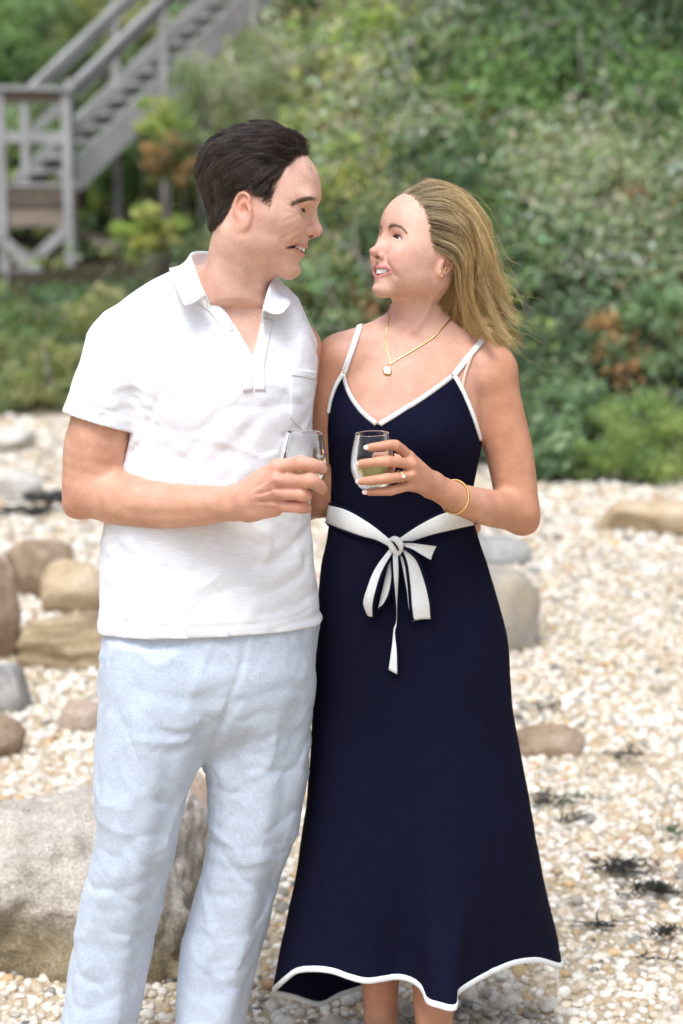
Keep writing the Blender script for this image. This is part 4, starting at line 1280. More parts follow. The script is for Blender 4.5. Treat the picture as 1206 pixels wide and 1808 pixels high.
def dress():
    nth = 320
    th = np.linspace(-np.pi, np.pi, nth, endpoint=False)      # -pi = image left, -pi/2 = front, 0 = image right
    # neckline on the surface
    def solve(pix):
        """angle and height of the surface point seen at a pixel"""
        out = []
        for px, py in pix:
            best = None
            tt = np.linspace(-np.pi + .02, -.02, 400)
            z0 = P(px, py, 0)[2]; zz = np.linspace(z0 - .05, z0 + .06, 80)
            Tg, Zg = np.meshgrid(tt, zz, indexing='ij'); s = proj(wsurf(Tg, Zg))
            d = (s[..., 0] - px)**2 + (s[..., 1] - py)**2; i = np.unravel_index(d.argmin(), d.shape)
            out.append((tt[i[0]], zz[i[1]]))
        return np.array(out)
    key = [(581, 726), (585, 706), (594, 680), (607, 656), (611, 676), (619, 697), (640, 727), (668, 750), (700, 731), (750, 699), (800, 662), (816, 690), (832, 728), (849, 779)]
    ks = solve(key)
    ks[:, 0] = np.maximum.accumulate(ks[:, 0] + np.arange(len(ks)) * 1e-4)
    zl, zr = ks[0, 1], ks[-1, 1]
    tk = np.concatenate([[-np.pi], ks[:, 0], [0.15, np.pi]]); zk = np.concatenate([[zl - .002], ks[:, 1], [zr - .01, zl - .002]])
    ztop = np.interp(th, tk, zk)
    z1 = P(700, 1420, .1)[2]
    nb, ns = 90, 56
    rows = []
    for v in np.linspace(0, 1, nb):
        z = ztop * (1 - v) + z1 * v
        p = wsurf(th, z)
        rows.append(p)
    A = rows[-1]; T0 = (rows[-1] - rows[-2]); T0 /= np.linalg.norm(T0, axis=1)[:, None]
    H = [(485, 1753, .10), (503, 1736, .03), (525, 1719, -.01), (555, 1715, -.04), (584, 1719, -.06), (615, 1730, -.075), (645, 1737, -.080), (678, 1736, -.075), (707, 1735, -.070), (732, 1747, -.095), (748, 1771, -.130), (775, 1780, -.150), (802, 1784, -.150), (815, 1756, -.10),
         (856, 1728, -.05), (905, 1706, .0), (949, 1700, .05), (992, 1709, .12), (985, 1695, .20), (930, 1684, .26), (850, 1684, .30), (760, 1700, .31), (690, 1722, .29), (639, 1745, .255), (600, 1757, .235), (560, 1774, .205), (520, 1765, .155)]
    Hp = np.array([P(*q) for q in H])
    # angle parameter of hem points, kept in order
    tl = np.interp(np.arange(18), [0, 3, 6, 9, 12, 14, 17], [-np.pi, -2.62, -2.15, -1.62, -1.12, -.72, 0.0])
    tb = np.linspace(0, np.pi, 11)[1:-1]
    tH = np.concatenate([tl, tb, [np.pi]]); Hc = np.vstack([Hp, Hp[:1]])
    tHe = np.concatenate([tH[-4:-1] - 2 * np.pi, tH, tH[1:4] + 2 * np.pi]); He = np.vstack([Hc[-4:-1], Hc, Hc[1:4]])
    He_i = np.stack([interp(th, tHe, He[:, i]) for i in range(3)], 1)
    t = np.linspace(0, 1, ns)[1:]
    L = np.linalg.norm(He_i - A, axis=1)[:, None]
    endT = He_i - A; endT = endT / np.linalg.norm(endT, axis=1)[:, None]
    for q in t:
        h00, h10, h01, h11 = 2*q**3 - 3*q*q + 1, q**3 - 2*q*q + q, -2*q**3 + 3*q*q, q**3 - q*q
        rows.append(h00 * A + h10 * T0 * L + h01 * He_i + h11 * endT * L)
    G = np.stack(rows, 0)
    # soft folds: long and shallow, deepening towards the hem; small creases at waist and hip
    Nn = np.cross(np.roll(G, -1, 1) - np.roll(G, 1, 1), np.gradient(G, axis=0)); Nn /= np.linalg.norm(Nn, axis=2)[..., None] + 1e-9
    x, y, z = G[..., 0], G[..., 1], G[..., 2]
    low = smoothstep(.95, .3, z)
    hip = smoothstep(1.22, 1.12, z) 
    d = .0075 * low * fbm(x * 9 + 3, y * 9, z * 1.0, 2) + .0016 * hip * fbm(x * 10 + z * 6, y * 10, z * 9 - x * 3, 3) + .0010 * fbm(x * 18, y * 18, z * 14, 2)
    # a crease line where the knee pushes the cloth
    d += .010 * low * np.exp(-((x - P(640, 1500, 0)[0]) / .09)**2 - ((z - .48) / .16)**2) * (y < .1)
    d += .008 * np.exp(-((x - P(775, 1500, 0)[0]) / .08)**2 - ((z - .45) / .22)**2) * (y < .1)
    d -= .010 * np.exp(-((x - P(705, 1500, 0)[0]) / .045)**2) * smoothstep(.75, .45, z) * (y < .1)
    d -= .0018 * np.exp(-((x - (P(850, 1300, .1)[0] + .02 * np.sin(z * 4))) / .004)**2) * (y < .1) * smoothstep(1.15, 1.1, z)   # side seam
    sgn = np.sign((Nn * (G - G.mean(1, keepdims=True))).sum(2).mean())
    G = G + Nn * (sgn * d)[..., None]
    def out_of_skin(q, gap):
        sh = q.shape; q = q.reshape(-1, 3)
        for _ in range(6):
            d_ = wom_f.sample(q); g = wom_f.grad(q); g = np.stack([0 * d_, np.minimum(g[:, 1], 0), 0 * d_], 1); q = q + g * np.clip(gap - d_, 0, .012)[:, None]
        return q.reshape(sh)
    up_ = (G[:, :, 2] > P(0, 830, 0)[2]) & (G[:, :, 1] < .10)
    G[up_] = out_of_skin(G[up_], .0030)
    m = len(rows)
    idx = np.arange(m * nth).reshape(m, nth)
    inner = G - Nn * sgn * .0030
    V = np.vstack([G.reshape(-1, 3), inner.reshape(-1, 3)]); k = m * nth
    F = grid_faces(m, nth, closed_v=True)
    rim = lambda r: np.stack([idx[r], np.roll(idx[r], -1), np.roll(idx[r], -1) + k, idx[r] + k], -1)
    Fa = np.vstack([F[:, ::-1] if sgn > 0 else F, (F if sgn > 0 else F[:, ::-1]) + k, rim(0), rim(m - 1)[:, ::-1]])
    o = obj('dress', V, Fa, M['navy'], woman)
    # white hem binding
    P0 = G[-1]; up = G[-4] - G[-1]; up /= np.linalg.norm(up, axis=1)[:, None]; nr = (Nn * sgn)[-1]
    ring = []
    for du, dn in ((.0115, .0012), (.009, .0020), (.004, .0022), (0, .0016), (-.001, -.001), (0, -.0042), (.006, -.0044), (.0115, -.0040)):
        ring.append(P0 + up * du + nr * dn)
    Gr = np.stack(ring, 1)
    obj('hem_trim', Gr.reshape(-1, 3), grid_faces(nth, 8, closed_u=True, closed_v=True), M['cream'], woman)
    # neckline and armhole binding, straps
    def along(pix, n):
        q = solve(smooth_path(pix, n) if len(pix) > 2 else pix); q = np.stack([np.convolve(np.pad(q[:, i], 2, 'edge'), np.ones(5) / 5, 'valid') for i in (0, 1)], 1)
        p = wsurf(q[:, 0], q[:, 1]); c = np.stack([interp(q[:, 1], WT[0], WT[1]), interp(q[:, 1], WT[0], WT[2]), q[:, 1]], 1)
        p = out_of_skin(p, .0035); nn = p - c; nn[:, 1] *= 1.5; nn /= np.linalg.norm(nn, axis=1)[:, None]; return p, nn
    for nm, pix in (('neck_trim', [(607, 656), (611, 676), (619, 697), (640, 727), (668, 750)]), ('neck_trim', [(668, 750), (700, 731), (750, 699), (800, 662)]),
                    ('armhole_trim', [(607, 656), (594, 680), (585, 706), (581, 728)]), ('armhole_trim', [(800, 662), (816, 690), (832, 728), (848, 779)])):
        p, nn = along(pix, 26); band(nm, p, nn, .0078, M['cream'], woman, .0042, .002)
    return G
dressG = dress()
def strap(pix, w, mat, name, extra=None, off=.0030):
    p = wom_f.hit(smooth_path(pix, 24), off); nn = wom_f.grad(p)
    if extra is not None:
        q = np.array([P(*e) for e in extra]); q = smooth_path(np.vstack([p[-1], q]), 10)[1:]
        for _ in range(3): q = q - wom_f.grad(q) * ((wom_f.sample(q) - off)[:, None] * .8)
        p = np.vstack([p, q]); nn = np.vstack([nn, wom_f.grad(q)])
    return band(name, p, nn, w, M[mat], woman, .0024)
strap([(607, 658), (618, 625), (634, 584)], .0105, 'cream', 'strap', [(640, 580, .12), (645, 590, .17), (650, 640, .19), (655, 700, .19)])
strap([(800, 664), (822, 636), (846, 608)], .0105, 'cream', 'strap', [(846, 606, .14), (835, 620, .18), (825, 680, .19), (820, 740, .19)])
strap([(598, 672), (612, 640), (632, 590)], .0050, 'nude', 'bra_strap'); strap([(814, 690), (820, 660), (834, 622)], .0055, 'nude', 'bra_strap')
# ------------------------------------------------------------------ her hair, brows, lashes
def woman_hair():
    rs = np.random.RandomState(11)
    V = wom_f.V; L = wom_head.loc(V)
    hx = [-.14, -.060, -.030, -.012, .004, .022, .034, .044, .057, .074, .088, .12]
    hz = [-.050, -.045, -.010, .012, .034, .016, .004, .024, .064, .098, .117, .125]
    zmin = np.interp(L[:, 0], hx, hz)
    ok = (np.linalg.norm(L, axis=1) < .19) & (L[:, 2] > zmin) & (np.abs(L[:, 1]) < .086)
    ear = (np.linalg.norm((L - np.array([-.003, 0, -.008])) * np.array([1, 0, 1]) / np.array([.020, 1, .026]), axis=1) < 1) & (np.abs(L[:, 1]) > .064)
    soft = rs.rand(len(V)) < smoothstep(-.006, .016, L[:, 2] - zmin)
    idx = np.where(ok & ~ear & soft)[0]
    n = 19000; m = 20
    r = V[rs.choice(idx, n)] + rs.normal(0, .0008, (n, 3)); l = wom_head.loc(r)
    MM = wom_head.M
    length = (.200 + .075 * rs.rand(n)) * np.where(rs.rand(n) < .2, .75, 1.0)
    # strands from the front travel further over the head
    length += .06 * smoothstep(.0, .08, l[:, 0])
    st = (length / (m - 1))[:, None]
    side = np.sign(l[:, 1] + .012)                      # parted a little off centre
    p = r.copy(); out = [p.copy()]
    back = np.stack([-1.0 - .0 * l[:, 0], .35 * side * smoothstep(-.02, .06, l[:, 0]), .15 - .9 * smoothstep(.05, -.06, l[:, 0])], 1) @ MM.T
    d = back / np.linalg.norm(back, axis=1)[:, None]
    ph = rs.rand(n) * 6.28; clumpseed = vnoise(l[:, 0] * 22, l[:, 1] * 22, l[:, 2] * 22)
    lay = rs.rand(n)**1.3                                 # 0 lies on the scalp, 1 floats on top
    hmax = .004 + .017 * lay + .006 * lay * smoothstep(-.3, .5, vnoise(l[:, 0] * 30, l[:, 1] * 30, l[:, 2] * 30))
    for i in range(1, m):
        t = i / (m - 1); q = wom_head.loc(p)
        g = wom_f.grad(p); dist = wom_f.sample(p)
        over = smoothstep(-.055, .005, q[:, 2]) * smoothstep(.06, .03, dist)     # still lying on the head
        # on the head: backwards, then down round the crown
        fl = np.stack([-.75 - .3 * smoothstep(-.06, .06, q[:, 0]), .18 * side * smoothstep(.0, .07, q[:, 0]) - .55 * q[:, 1] / .07 * smoothstep(-.02, -.08, q[:, 0]), -.10 - 1.0 * smoothstep(.07, -.07, q[:, 0])], 1) @ MM.T
        gust = .30 + .5 * t + .25 * clumpseed
        fr = np.stack([.13 + .34 * gust * t, .40 + .12 * np.sin(ph) * t, -1.0 + .12 * gust * t], 1)
        fr += .22 * np.stack([np.sin(t * 9 + clumpseed * 5), np.cos(t * 8 + clumpseed * 4), 0 * ph], 1) * t
        want = fl * over[:, None] + fr * (1 - over)[:, None]
        want /= np.linalg.norm(want, axis=1)[:, None] + 1e-9
        d = d * .45 + want * .55; d /= np.linalg.norm(d, axis=1)[:, None] + 1e-9
        p = p + d * st
        dist = wom_f.sample(p); g = wom_f.grad(p)
        h = hmax * min(1, t * 6)
        push = np.where(dist < h, h - dist, 0) - np.where((dist > h) & (over > .3), np.minimum(dist - h, .010) * .6 * over, 0)
        p = p + g * push[:, None]
        out.append(p.copy())
    path = np.stack(out, 1)
    # keep the far side from hanging in front of her throat: those strands go behind
    path, own = clump(path, rs, 420, .62, .75)
    wv = np.cumsum(np.cumsum(rs.normal(0, .00085, (420, m, 3)), 1), 1)[own] * .6 + np.cumsum(rs.normal(0, .0006, (n, m, 3)), 1)
    path = path + wv * np.linspace(0, 1, m)[None, :, None]
    tt = np.linspace(0, 1, m)
    tone = rs.rand(420)[own]; tone2 = rs.rand(n)
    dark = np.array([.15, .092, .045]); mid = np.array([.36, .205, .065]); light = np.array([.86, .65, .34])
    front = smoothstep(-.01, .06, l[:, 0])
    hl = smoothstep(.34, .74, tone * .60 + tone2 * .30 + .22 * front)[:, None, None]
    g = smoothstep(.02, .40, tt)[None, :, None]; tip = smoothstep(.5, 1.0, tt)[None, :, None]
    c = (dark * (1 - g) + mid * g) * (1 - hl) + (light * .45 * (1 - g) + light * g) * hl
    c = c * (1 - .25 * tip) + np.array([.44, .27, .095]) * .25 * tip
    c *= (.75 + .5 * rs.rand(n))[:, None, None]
    rad = .00034 * np.interp(tt, [0, .7, 1], [1, .9, .4])[None] * np.ones((n, 1))
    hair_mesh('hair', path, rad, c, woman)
    # flyaways
    k = 420; i = rs.randint(0, n, k); w = path[i]
    cur = np.cumsum(rs.normal(0, .0030, (k, m, 3)), 1) * (tt**1.2)[None, :, None] + (tt**2)[None, :, None] * np.stack([rs.rand(k) * .06 - .004, rs.normal(0, .02, k), rs.normal(.012, .018, k)], 1)[:, None]
    tag(hair_mesh('stray_hair', w + cur, .00020, np.tile([.55, .40, .19], (k, 1)), woman), kind='stuff')
    for s in (-1, 1):
        nb = 230; t = rs.rand(nb); lane = rs.normal(0, .33, nb)
        tab = [0, .35, .68, 1]
        cx = np.stack([np.interp(t, tab, [.106, .102, .092, .078]), s * np.interp(t, tab, [.012, .022, .035, .046]), np.interp(t, tab, [.0400, .0455, .0465, .0385]) + lane * .0042 * np.interp(t, [0, .4, 1], [1.1, .9, .3])], 1)
        p0 = np.array([wom_head.w(x) for x in cx])
        for _ in range(5): p0 = p0 - wom_f.grad(p0) * (wom_f.sample(p0)[:, None] * .8)
        g = wom_f.grad(p0); sl_ = np.interp(t, [0, .35, .68, 1], [.75, .30, -.25, -.75])[:, None]; dr = (np.array([-.6, s * .8, 0])[None] + np.array([0, 0, 1.0]) * sl_ + rs.normal(0, .10, (nb, 3))) @ MM.T; dr -= g * (dr * g).sum(1)[:, None]
        ts = np.linspace(0, 1, 4)[None, :, None]
        hair_mesh('eyebrow', p0[:, None] + dr[:, None] * ts * .0075 + g[:, None] * (.0003 + .0006 * np.sin(ts * 2.5)), .00018, np.tile([.24, .155, .105], (nb, 1)) * (.7 + .6 * rs.rand(nb, 1)), woman)
        # lashes
        ld = smooth_path(np.array(wom_hd['lid'][s]), 22); p0 = np.array([wom_head.w(q) for q in ld]); u = np.linspace(-1, 1, 22)
        outd = (np.stack([.90 + 0 * u, s * (.25 + .45 * u), .22 + 0 * u], 1)) @ MM.T
        hair_mesh('eyelashes', p0[:, None] + outd[:, None] * ts * .0055 + np.array([0, 0, 1.0]) * (ts**2 * .0020), .00020 * np.linspace(1, .3, 4)[None] * np.ones((22, 1)), np.tile([.02, .014, .012], (22, 1)), woman)
        mb = MB(); mb.tube(p0, .00045, 6); mb.build('eyelashes', M['lash'], woman)
woman_hair()
# ------------------------------------------------------------------ belt, bow, jewellery, glasses
_tt = np.linspace(-np.pi + .01, -.01, 500)
def wsolve(pix, grow=0.0):
    out = []
    for px, py in pix:
        z0 = P(px, py, .02)[2]; zz = np.linspace(z0 - .05, z0 + .05, 90)
        Tg, Zg = np.meshgrid(_tt, zz, indexing='ij'); s = proj(wsurf(Tg, Zg, grow)); d = (s[..., 0] - px)**2 + (s[..., 1] - py)**2
        i = np.unravel_index(d.argmin(), d.shape); out.append(wsurf(_tt[i[0]], zz[i[1]], grow))
    return np.array(out)

def edged_ribbon(name, a, b, n, parent, thick=.0030, bulge=0.0, edge=.0032, ends=False):
    """cream ribbon between two 3-D edge curves with navy piping on both edges"""
    o = ribbon(name, a, b, n, M['cream'], parent, thick, bulge, 7)
    for e in (a, b):
        p = smooth_path(e, n); mb = MB(); mb.tube(p, edge, 8); mb.build('piping', M['navy'], o)
    return o

def belt():
    ul = wsolve([(582, 890), (610, 897), (640, 913), (664, 930), (688, 950)], .004); ll = wsolve([(579, 926), (610, 938), (640, 949), (664, 955), (688, 966)], .004)
    ur = wsolve([(704, 950), (725, 935), (752, 918), (785, 903), (830, 893)], .004); lr = wsolve([(704, 966), (730, 956), (760, 947), (790, 939), (836, 928)], .004)
    edged_ribbon('belt', ul, ll, 30, woman, .0035, -.003)
    edged_ribbon('belt', ur, lr, 30, woman, .0035, -.003)
    th = np.linspace(0.02, np.pi - .02, 30); zu = np.linspace(ur[-1][2], ul[0][2], 30); zl = np.linspace(lr[-1][2], ll[0][2], 30)
    edged_ribbon('belt', wsurf(th, zu, .004), wsurf(th, zl, .004), 40, woman, .0035)
    yk = wsolve([(697, 962)])[0][1]
    def B(pts):
        sy = wsolve([(x, y) for x, y, d in pts])[:, 1]; return [P(x, y, min(q, yk + .02) + d) for (x, y, d), q in zip(pts, sy)]
    # left loop: front leaf and the leaf folded behind it
    edged_ribbon('bow_loop', B([(690, 966, -.012), (662, 1004, -.030), (647, 1040, -.034), (641, 1064, -.026), (648, 1084, -.014)]), B([(697, 972, -.014), (676, 1010, -.036), (664, 1048, -.040), (660, 1070, -.032), (660, 1087, -.016)]), 26, woman, .0026, .004)
    edged_ribbon('bow_loop', B([(692, 970, -.008), (682, 1010, -.014), (672, 1050, -.014), (664, 1082, -.012), (655, 1087, -.013)]), B([(697, 975, -.010), (694, 1010, -.018), (690, 1040, -.018), (681, 1062, -.016), (660, 1085, -.013)]), 26, woman, .0026, .003)
    # right loop
    edged_ribbon('bow_loop', B([(704, 968, -.010), (716, 990, -.020), (722, 1030, -.022), (725, 1070, -.020), (728, 1096, -.012)]), B([(707, 962, -.012), (735, 985, -.034), (750, 1020, -.038), (760, 1060, -.034), (763, 1093, -.016)]), 28, woman, .0026, -.004)
    edged_ribbon('bow_loop', B([(702, 972, -.006), (708, 995, -.010), (716, 1035, -.012), (722, 1070, -.010), (728, 1097, -.010)]), B([(706, 968, -.008), (722, 990, -.014), (730, 1035, -.016), (728, 1070, -.014), (731, 1096, -.010)]), 26, woman, .0024, .003)
    # tails
    edged_ribbon('bow_tail', B([(705, 957, -.014), (725, 957, -.022), (748, 960, -.026), (771, 963, -.024)]), B([(705, 966, -.014), (725, 970, -.022), (742, 980, -.026), (760, 990, -.022)]), 22, woman, .0026, .003, .0020)
    edged_ribbon('bow_tail', B([(692, 972, -.018), (693, 1010, -.024), (696, 1050, -.020), (698, 1085, -.014), (695, 1120, -.010), (690, 1150, -.012), (685, 1181, -.008)]), B([(703, 974, -.018), (704, 1010, -.018), (701, 1050, -.010), (698, 1090, -.008), (699, 1120, -.013), (702, 1150, -.014), (703, 1191, -.008)]), 40, woman, .0024, .002, .0024)
    # knot
    k = Field(P(697, 962, yk - .02) - .03, P(697, 962, yk - .02) + .03, .0014)
    k.chain(B([(690, 956, -.020), (698, 953, -.027), (706, 962, -.026), (704, 974, -.020)]), [.0060, .0072, .0075, .0060], .003)
    k.chain(B([(689, 960, -.018), (695, 968, -.024), (700, 977, -.020)]), [.0062, .0074, .0060], .002)
    k.ell(P(697, 964, yk - .012), (.011, .010, .012), .003)
    k.stroke(B([(690, 957, -.030), (697, 966, -.033), (704, 974, -.030)]), .0030, .0022)
    V, Q = k.mesh(); kn = obj('knot', relax(V, Q, 1), Q, M['cream'], woman)
    mb = MB(); mb.tube(smooth_path(B([(690, 953, -.026), (697, 961, -.034), (704, 972, -.030)]), 12), .0016, 6); mb.build('piping', M['navy'], kn)
belt()

def jewellery():
    nk = empty('necklace', woman.location, 'fine gold chain necklace with a small hammered gold pendant on the woman', 'necklace')
    pl = [(688, 562), (683, 585), (682, 602), (684, 620), (690, 644)]; pr = [(690, 644), (710, 631), (734, 617), (761, 599), (779, 581), (797, 562)]
    path = np.vstack([wom_f.hit(smooth_path(pl, 24), .0016), wom_f.hit(smooth_path(pr, 40), .0016)[1:]])
    mb = MB(); mb.tube(path, .00115, 6)
    back = smooth_path(np.vstack([path[-1], P(800, 545, .13), P(760, 540, .185), P(705, 545, .15), path[0]]), 20)
    for _ in range(3): back = back - wom_f.grad(back) * ((wom_f.sample(back) - .0016)[:, None] * .8)
    mb.tube(back, .00115, 6); mb.build('chain', M['gold'], nk)
    c = wom_f.hit([(684, 655)], .0026)[0]; n = wom_f.grad(np.array([c]))[0]
    a = np.cross(n, (0, 0, 1)); a /= np.linalg.norm(a); b = np.cross(a, n); rs = np.random.RandomState(2)
    rings = []
    for rr, hh in ((.0, .0012), (.35, .0011), (.7, .0012), (.95, .0009), (1.0, 0), (.93, -.0009), (0, -.0009)):
        th = np.arange(20) * 2 * np.pi / 20
        rad = .0102 * rr * (1 + .10 * np.sin(2 * th + .6) + .05 * np.sin(5 * th))
        rings.append(c + n * (hh + .0003 * rs.normal(0, 1, 20)[:, None] * (0 < rr < .99)) + rad[:, None] * (a * np.cos(th)[:, None] * .82 + b * np.sin(th)[:, None]))
    mb = MB(); mb.add(np.concatenate(rings), grid_faces(7, 20, closed_v=True)); mb.build('pendant', M['gold'], nk)
    mb = MB(); th = np.linspace(0, 2 * np.pi, 14); mb.tube(c + b[None] * .0105 + .0022 * (n[None] * np.cos(th)[:, None] + b[None] * np.sin(th)[:, None]), .0006, 5); mb.build('bail', M['gold'], nk)
    # earrings
    for (px, py, rz, lab) in ((778, 482, .0075, 'larger gold hoop earring in the front hole of the woman\'s ear'), (787, 477, .0046, 'tiny gold hoop earring behind the larger one on the woman\'s ear')):
        q = wom_f.hit([(px, py - 5)], .001)[0]; th = np.linspace(0, 2 * np.pi, 22)
        V, F = tube(q + np.array([0, -.001, -rz * .8]) + rz * np.stack([.25 * np.sin(th), .6 * np.sin(th), np.cos(th)], 1), .0011, 8)
        tag(obj('hoop_earring', V, F, M['gold']), lab, 'earring', 'earrings')
    # bead bracelet
    br = empty('bracelet', P(803, 876, -.042), 'thin gold bead bracelet on the woman\'s wrist', 'bracelet')
    ax = P(824, 890, -.020) - P(785, 862, -.058); ax /= np.linalg.norm(ax)
    c0 = P(803, 875, -.043); u = np.cross(ax, (0, 0, 1)); u /= np.linalg.norm(u); v = np.cross(ax, u)
    sph = bmesh.new(); bmesh.ops.create_icosphere(sph, subdivisions=2, radius=.00225); me = bpy.data.meshes.new('bead'); sph.to_mesh(me); sph.free(); me.materials.append(M['gold'])
    me.polygons.foreach_set('use_smooth', np.ones(len(me.polygons), bool))
    nb = 46
    for i in range(nb):
        t = 2 * np.pi * i / nb; dr = u * math.cos(t) + v * math.sin(t) + ax * (.42 * math.sin(t + .6))
        p = c0.copy(); rr = np.linspace(.012, .06, 100); s = wom_f.sample(c0 + dr[None] * rr[:, None]); k = np.argmax(s > .0022); p = c0 + dr * rr[k]
        o = bpy.data.objects.new('bead', me); col.objects.link(o); o.parent = br; o.location = p - np.array(br.location)
    # ring
    pts = wfing[2][0]; c = pts[0] * .50 + pts[1] * .50; d = pts[1] - pts[0]; d /= np.linalg.norm(d); u = np.cross(d, (0, 0, 1)); u /= np.linalg.norm(u); v = np.cross(d, u)
    rg = empty('engagement_ring', c, 'gold ring with a round clear stone on the woman\'s ring finger', 'ring')
    th = np.linspace(0, 2 * np.pi, 30, endpoint=False); V, F = tube(c + .0112 * (u * np.cos(th)[:, None] + v * np.sin(th)[:, None]), .00085, 6, closed=True)
    obj('ring_band', V, F, M['gold'], rg)
    outw = np.array([.25, -1, .15]); outw -= d * (outw @ d); outw /= np.linalg.norm(outw)
    a = d; b = np.cross(outw, a); th = np.arange(12) * np.pi / 6; R0 = []
    for rr, hh in ((.0, .0), (.0034, .0022), (.0027, .0032), (.0, .0033)): R0.append(c + outw * (.0118 + hh) + rr * (a * np.cos(th)[:, None] + b * np.sin(th)[:, None]))
    mb = MB(); mb.add(np.concatenate(R0), grid_faces(4, 12, closed_v=True)); mb.build('stone', M['stone_gem'], rg, smooth=False)
def gem_mat():
    m, nt, b = new_mat('clear gem'); b.inputs['Base Color'].default_value = (.92, .93, .95, 1); b.inputs['Roughness'].default_value = .05; b.inputs['Specular IOR Level'].default_value = 1.0; b.inputs['Coat Weight'].default_value = 1
    return m
M['stone_gem'] = gem_mat()
jewellery()

def wine_glass(base, tilt, fill, label):
    g = empty('wine_glass', base, label, 'glass', 'wine glasses')
    out = [(0, .0), (.014, .0), (.0205, .0012), (.0260, .0055), (.0325, .0150), (.0375, .0270), (.0402, .0400), (.0402, .0500), (.0385, .0640), (.0355, .0790), (.0325, .0915), (.0303, .1010)]
    w = .0013
    inn = [(r - w, z) for r, z in out[::-1][:-4]] + [(.0240, .0075), (.0160, .0045), (0, .0040)]
    prof = np.array(out[:] + [(.0299, .1018), ] + inn); n = 48; th = np.arange(n) * 2 * np.pi / n
    o = np.array(out); tz = np.concatenate([np.linspace(o[i, 1], o[i + 1, 1], 4)[:-1] for i in range(2, len(o) - 1)] + [[o[-1, 1]]]); tr = interp(tz, o[2:, 1], o[2:, 0])
    prof = np.concatenate([o[:2], np.stack([tr, tz], 1), [[.0300, .1017], [.0291, .1012]], np.stack([tr - w, np.maximum(tz, .0042)], 1)[::-1][:-3], [[.0180, .0046], [0, .0042]]])
    Mx = np.array(Matrix.Rotation(R(tilt[0]), 3, 'X') @ Matrix.Rotation(R(tilt[1]), 3, 'Y'))
    def lathe(pr):
        return np.stack([np.outer(pr[:, 0], np.cos(th)), np.outer(pr[:, 0], np.sin(th)), np.repeat(pr[:, 1:2], n, 1)], -1).reshape(-1, 3)
    base = np.asarray(base)
    obj('glass_bowl', base + lathe(prof) @ Mx.T, grid_faces(len(prof), n, closed_v=True)[:, ::-1], M['glass'], g)
    zi = np.linspace(.0050, fill, 16); ri = interp(zi, o[2:, 1], o[2:, 0]) - w + .00025
    pw = np.concatenate([[[0, .0044], [.016, .0047]], np.stack([ri, zi], 1)[1:], [[0, fill]]])
    obj('wine', base + lathe(pw) @ Mx.T, grid_faces(len(pw), n, closed_v=True)[:, ::-1], M['wine'], g)
    return g, Mx
gw, _ = wine_glass(P(660, 864, -.125), (3, -2), .050, 'stemless glass of white wine in the woman\'s hand')
gm, gmx = wine_glass(P(534, 866, -.235), (2, 2), .044, 'stemless glass of white wine in the man\'s hand')
# the white print on the man's glass, wrapping towards its right side
def glass_print():
    cu = bpy.data.curves.new('print', 'FONT'); cu.body = 'Tho'; cu.size = .010
    to = bpy.data.objects.new('print', cu); col.objects.link(to)
    dg = bpy.context.evaluated_depsgraph_get(); me0 = to.evaluated_get(dg).to_mesh()
    V = np.array([v.co[:] for v in me0.vertices]); F = [tuple(p.vertices) for p in me0.polygons]
    to.evaluated_get(dg).to_mesh_clear(); bpy.data.objects.remove(to); bpy.data.curves.remove(cu)
    th0 = -np.pi / 2 + .62; z = .062 + V[:, 1]; r = np.interp(z, [.05, .064, .079], [.0402, .0385, .0355]) + .0002
    th = th0 + V[:, 0] / .038
    W = np.stack([r * np.cos(th), r * np.sin(th), z], 1) @ gmx.T
    me = bpy.data.meshes.new('print'); me.from_pydata([tuple(q) for q in W], [], F); me.materials.append(M['cream'])
    o = bpy.data.objects.new('print', me); col.objects.link(o); o.parent = gm
glass_print()
# ------------------------------------------------------------------ beach and bluff
def toe(x):
    """depth at which the beach meets the bluff"""
    return 7.2 + 3.0 * smoothstep(.6, -2.2, x)
def ground(x, y):
    x = np.asarray(x, float); y = np.asarray(y, float)
    b = .03 * np.maximum(y - .3, 0) + .018 * vnoise(x * .9, y * .9, 0 * x + .5) + .006 * vnoise(x * 3.3, y * 3.3, 0 * x + 2.5)
    d = np.maximum(y - toe(x), 0); s = .78 - .64 * smoothstep(-.1, -1.3, x)
    far = np.maximum(y - 18.8, 0) * smoothstep(-.1, -1.3, x) * .75
    return b + s * d * smoothstep(0, 1.5, d) + far + .12 * smoothstep(0, 1, d) * vnoise(x * 1.1, y * 1.1, 0 * x)
def gpix(px, py):
    """ground point seen at a pixel"""
    a = P(px, py, -CAM_D + .5); b = P(px, py, 30.0)
    t = np.linspace(0, 1, 6000)[:, None]; q = a + (b - a) * t
    i = np.argmax(q[:, 2] < ground(q[:, 0], q[:, 1])); return q[i]

def earth_mat():
    m, nt, b = new_mat('beach sand and soil')
    n1 = noise(nt, 2.2, 5); n2 = noise(nt, 160, 4, .7)
    sand = ramp(nt, n2, [(.25, (.30, .23, .15)), (.5, (.50, .41, .29)), (.75, (.66, .59, .48))])
    tone = ramp(nt, n1, [(.3, (.82, .80, .76)), (.7, (1.08, 1.05, 1.0))])
    c = mixc(nt, 1.0, sand.outputs[0], tone.outputs[0], 'MULTIPLY')
    a = N(nt, 'ShaderNodeVertexColor', layer_name='Col')
    soil = ramp(nt, noise(nt, 9, 6), [(.3, (.018, .016, .010)), (.7, (.06, .05, .028))])
    c = mixc(nt, a.outputs[0], c, soil.outputs[0])
    nt.links.new(c, b.inputs['Base Color']); b.inputs['Roughness'].default_value = .95; b.inputs['Specular IOR Level'].default_value = .1
    bump(nt, b, n2, .6, .006)
    return m
M['earth'] = earth_mat()
